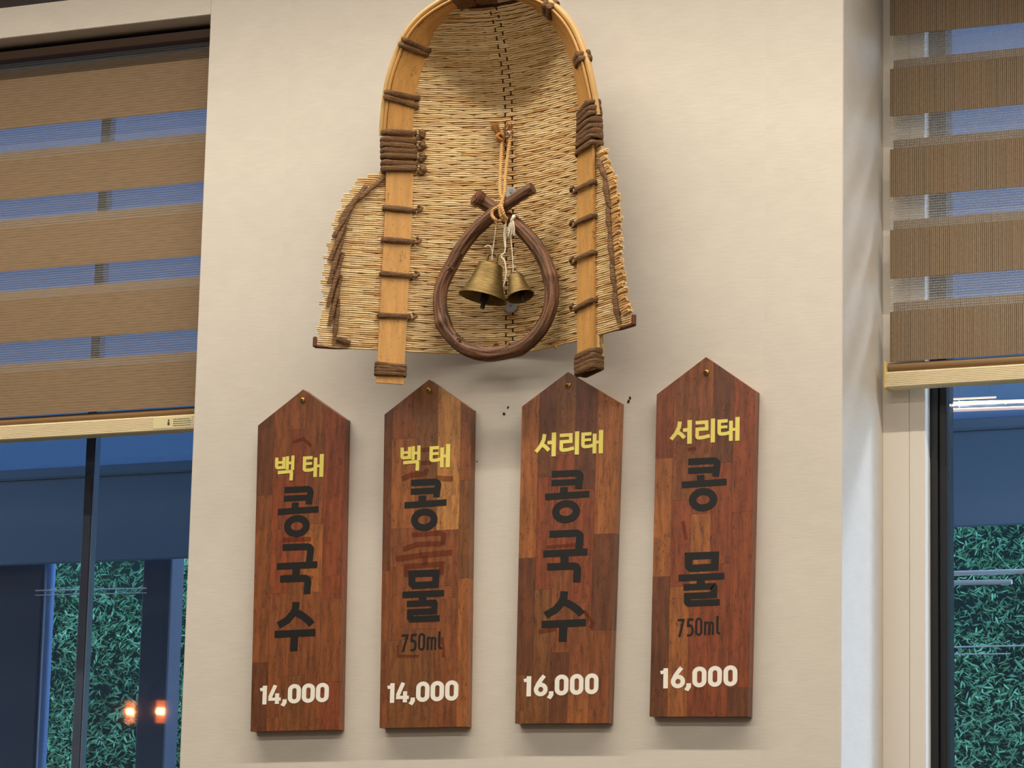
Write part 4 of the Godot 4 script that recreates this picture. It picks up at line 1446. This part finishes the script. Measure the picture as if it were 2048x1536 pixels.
func signs() -> void:
	var price14 := [["1", 0.0, 0.100, 0.02, 0.98], ["4", 0.118, 0.305, 0.02, 0.98], [",", 0.315, 0.385, 0.76, 1.12], ["0", 0.405, 0.595, 0.0, 1.0], ["0", 0.608, 0.798, 0.0, 1.0], ["0", 0.812, 1.0, 0.0, 1.0]]
	var price16 := [["1", 0.0, 0.100, 0.02, 0.98], ["6", 0.138, 0.322, 0.0, 1.0], [",", 0.325, 0.395, 0.78, 1.14], ["0", 0.415, 0.600, 0.0, 1.0], ["0", 0.618, 0.800, 0.0, 1.0], ["0", 0.818, 1.0, 0.0, 1.0]]
	var ml := [["7", 0.0, 0.165, 0.0, 1.0], ["5", 0.21, 0.375, 0.0, 1.0], ["o", 0.41, 0.575, 0.0, 1.0], ["m", 0.615, 0.845, 0.26, 1.0], ["l", 0.90, 1.0, -0.02, 1.0]]
	var grp := "pointed wooden menu signs"
	sign_board([[516, 851], [606, 779], [690, 838], [678, 1459], [501, 1463], [605.5, 800.5]], "leftmost pointed wooden menu sign, reading 백태 콩국수 14,000", [
		[0.18, [[0.31, "dark"], [0.80, "mid"], [1.0, "dark"]]], [0.38, [[0.26, "mid"], [0.60, "red"], [1.0, "mid"]]], [0.56, [[0.12, "mid"], [0.52, "red"], [0.84, "mid"], [1.0, "olive"]]], [0.77, [[0.40, "mid"], [0.60, "orange"], [1.0, "mid"]]], [1.0, [[0.62, "red"], [0.86, "mid"], [1.0, "red"]]]], [
		["yellow_letter", [["baek", 549.6, 911.9, 588.6, 961.4], ["tae", 605, 909, 647.2, 954.6]], "yellow"],
		["black_letter", [["kong", 555.7, 970, 636.7, 1073.7], ["guk", 553.5, 1087, 634, 1188], ["su", 550, 1203.5, 631, 1301.7]], "black_vinyl"],
		["white_price", [[price14, 519.6, 1368, 657.6, 1407]], "white_vinyl"]], grp, M.brass_screw, [[0.006, [[585, 885], [607, 878], [622, 892]]], [0.008, [[566, 1080], [622, 1078]]], [0.006, [[566, 1152], [626, 1155]]]])
	sign_board([[769, 829], [858, 759], [942, 818], [933, 1453], [759, 1456], [857.5, 780.5]], "second menu sign from the left with pale upper right stave, reading 백태 콩물 750ml 14,000", [
		[0.09, [[0.55, "dark"], [1.0, "mid"]]], [0.36, [[0.17, "mid"], [0.43, "orange"], [0.75, "mid"], [1.0, "olive"]]], [0.62, [[0.38, "olive"], [0.72, "mid"], [1.0, "olive"]]], [0.88, [[0.44, "light"], [0.60, "mid"], [1.0, "mid"]]], [1.0, [[0.30, "mid"], [0.58, "olive"], [1.0, "orange"]]]], [
		["yellow_letter", [["baek", 800.3, 891.8, 840.8, 941.9], ["tae", 858.4, 888.7, 900, 935.3]], "yellow"],
		["black_letter", [["kong", 809, 955.3, 892.6, 1061.5], ["mul", 804.8, 1139.7, 887.7, 1243.6], [ml, 802.9, 1266, 884.5, 1300.5]], "black_vinyl"],
		["white_price", [[price14, 774.4, 1363, 916.7, 1404]], "white_vinyl"]], grp, M.brass_screw, [
		[0.0085, [[824, 1070], [880, 1066], [888, 1070], [886, 1090]]], [0.009, [[806, 1099], [834, 1089], [884, 1087]]], [0.010, [[792, 1118], [840, 1111], [904, 1105]]], [0.010, [[850, 1112], [850, 1131]]], [0.009, [[812, 1154], [812, 1133], [884, 1128], [882, 1150]]],
		[0.007, [[842, 900], [862, 899]]], [0.007, [[842, 926], [862, 925]]], [0.009, [[804, 958], [822, 950], [846, 948]]], [0.009, [[850, 950], [853, 938]]], [0.009, [[872, 956], [906, 958]]], [0.004, [[796, 1290], [796, 1312], [838, 1312]]], [0.004, [[884, 1275], [888, 1300], [886, 1314]]]])
	sign_board([[1044, 813], [1136, 744], [1239, 805], [1217, 1446], [1030, 1447], [1136, 771]], "third menu sign from the left, under the basket's right arm, reading 서리태 콩국수 16,000", [
		[0.18, [[0.53, "orange"], [0.86, "dark"], [1.0, "olive"]]], [0.36, [[0.30, "dark"], [0.62, "red"], [1.0, "olive"]]], [0.56, [[0.24, "olive"], [0.56, "red"], [0.80, "mid"], [1.0, "dark"]]], [0.78, [[0.34, "dark"], [0.66, "red"], [0.90, "mid"], [1.0, "orange"]]], [1.0, [[0.47, "orange"], [0.74, "dark"], [1.0, "mid"]]]], [
		["yellow_letter", [["seo", 1069.5, 866, 1111.7, 913.5], ["ri", 1118, 863.6, 1158, 910], ["tae", 1162, 861, 1206.2, 907.6]], "yellow"],
		["black_letter", [["kong", 1090.2, 937.6, 1178.2, 1045.5], ["guk", 1086.5, 1059.7, 1174.6, 1165], ["su", 1083.7, 1182, 1172, 1283]], "black_vinyl"],
		["white_price", [[price16, 1047, 1349, 1197, 1391]], "white_vinyl"]], grp, M.brass_screw, [[0.006, [[1092, 1095], [1168, 1088]]], [0.007, [[1078, 1264], [1112, 1258]]], [0.006, [[1168, 1222], [1186, 1246], [1180, 1256]]]])
	sign_board([[1313.5, 789], [1412, 714], [1511, 782], [1496, 1433], [1299, 1433], [1412.5, 745]], "rightmost and highest menu sign, reading 서리태 콩물 750ml 16,000", [
		[0.18, [[0.28, "red"], [0.61, "orange"], [1.0, "dark"]]], [0.38, [[0.40, "mid"], [0.64, "red"], [1.0, "orange"]]], [0.58, [[0.36, "mid"], [0.44, "red"], [0.66, "orange"], [1.0, "red"]]], [0.79, [[0.30, "dark"], [0.58, "red"], [1.0, "red"]]], [1.0, [[0.44, "red"], [0.92, "red"], [1.0, "dark"]]]], [
		["yellow_letter", [["seo", 1339.5, 841, 1383.4, 888.4], ["ri", 1389.7, 838, 1429.8, 885.6], ["tae", 1434.4, 835, 1479.2, 882.5]], "yellow"],
		["black_letter", [["kong", 1363.3, 912.7, 1453, 1022.2], ["mul", 1357, 1103.9, 1448.3, 1212], [ml, 1355, 1235, 1441, 1271]], "black_vinyl"],
		["white_price", [[price16, 1320.4, 1333, 1474.8, 1375]], "white_vinyl"]], grp, M.brass_screw, [[0.006, [[1366, 1042], [1372, 1080]]], [0.006, [[1376, 900], [1392, 897]]]])

# ------------------------------------------------------------------ old screw holes in the wall
func small_marks() -> void:
	var where := [[1016, 815, "small dark screw hole in the wall between the two middle signs, upper of the pair"], [1008, 828, "small dark screw hole in the wall between the two middle signs, lower of the pair"], [1260, 796, "upper of two joined dark holes between the two right signs"], [1257, 803, "lower of two joined dark holes between the two right signs"], [954, 923, "tiny dark speck on the wall right of the second sign"]]
	for i in where.size():
		var q: Array = where[i]
		var mb := MB.new()
		var r: float = [0.0021, 0.0027, 0.0023, 0.0027, 0.0012][i]
		var rim := PackedVector2Array()
		for k in 16:
			var an := TAU * k / 16.0
			rim.append(Vector2(cos(an) * 0.85, sin(an) * 1.1) * r * (1.0 + 0.14 * sin(an * 2.0 + i * 2.0) + 0.06 * sin(an * 5.0 + i)))
		mb.extrude(rim, -0.0006, 0.0002)
		var o := part("screw_hole", mb, M.slot)
		o.position = at(q[0], q[1], 0.0003)
		tag(o, q[2], "hole", "old screw holes in the wall")
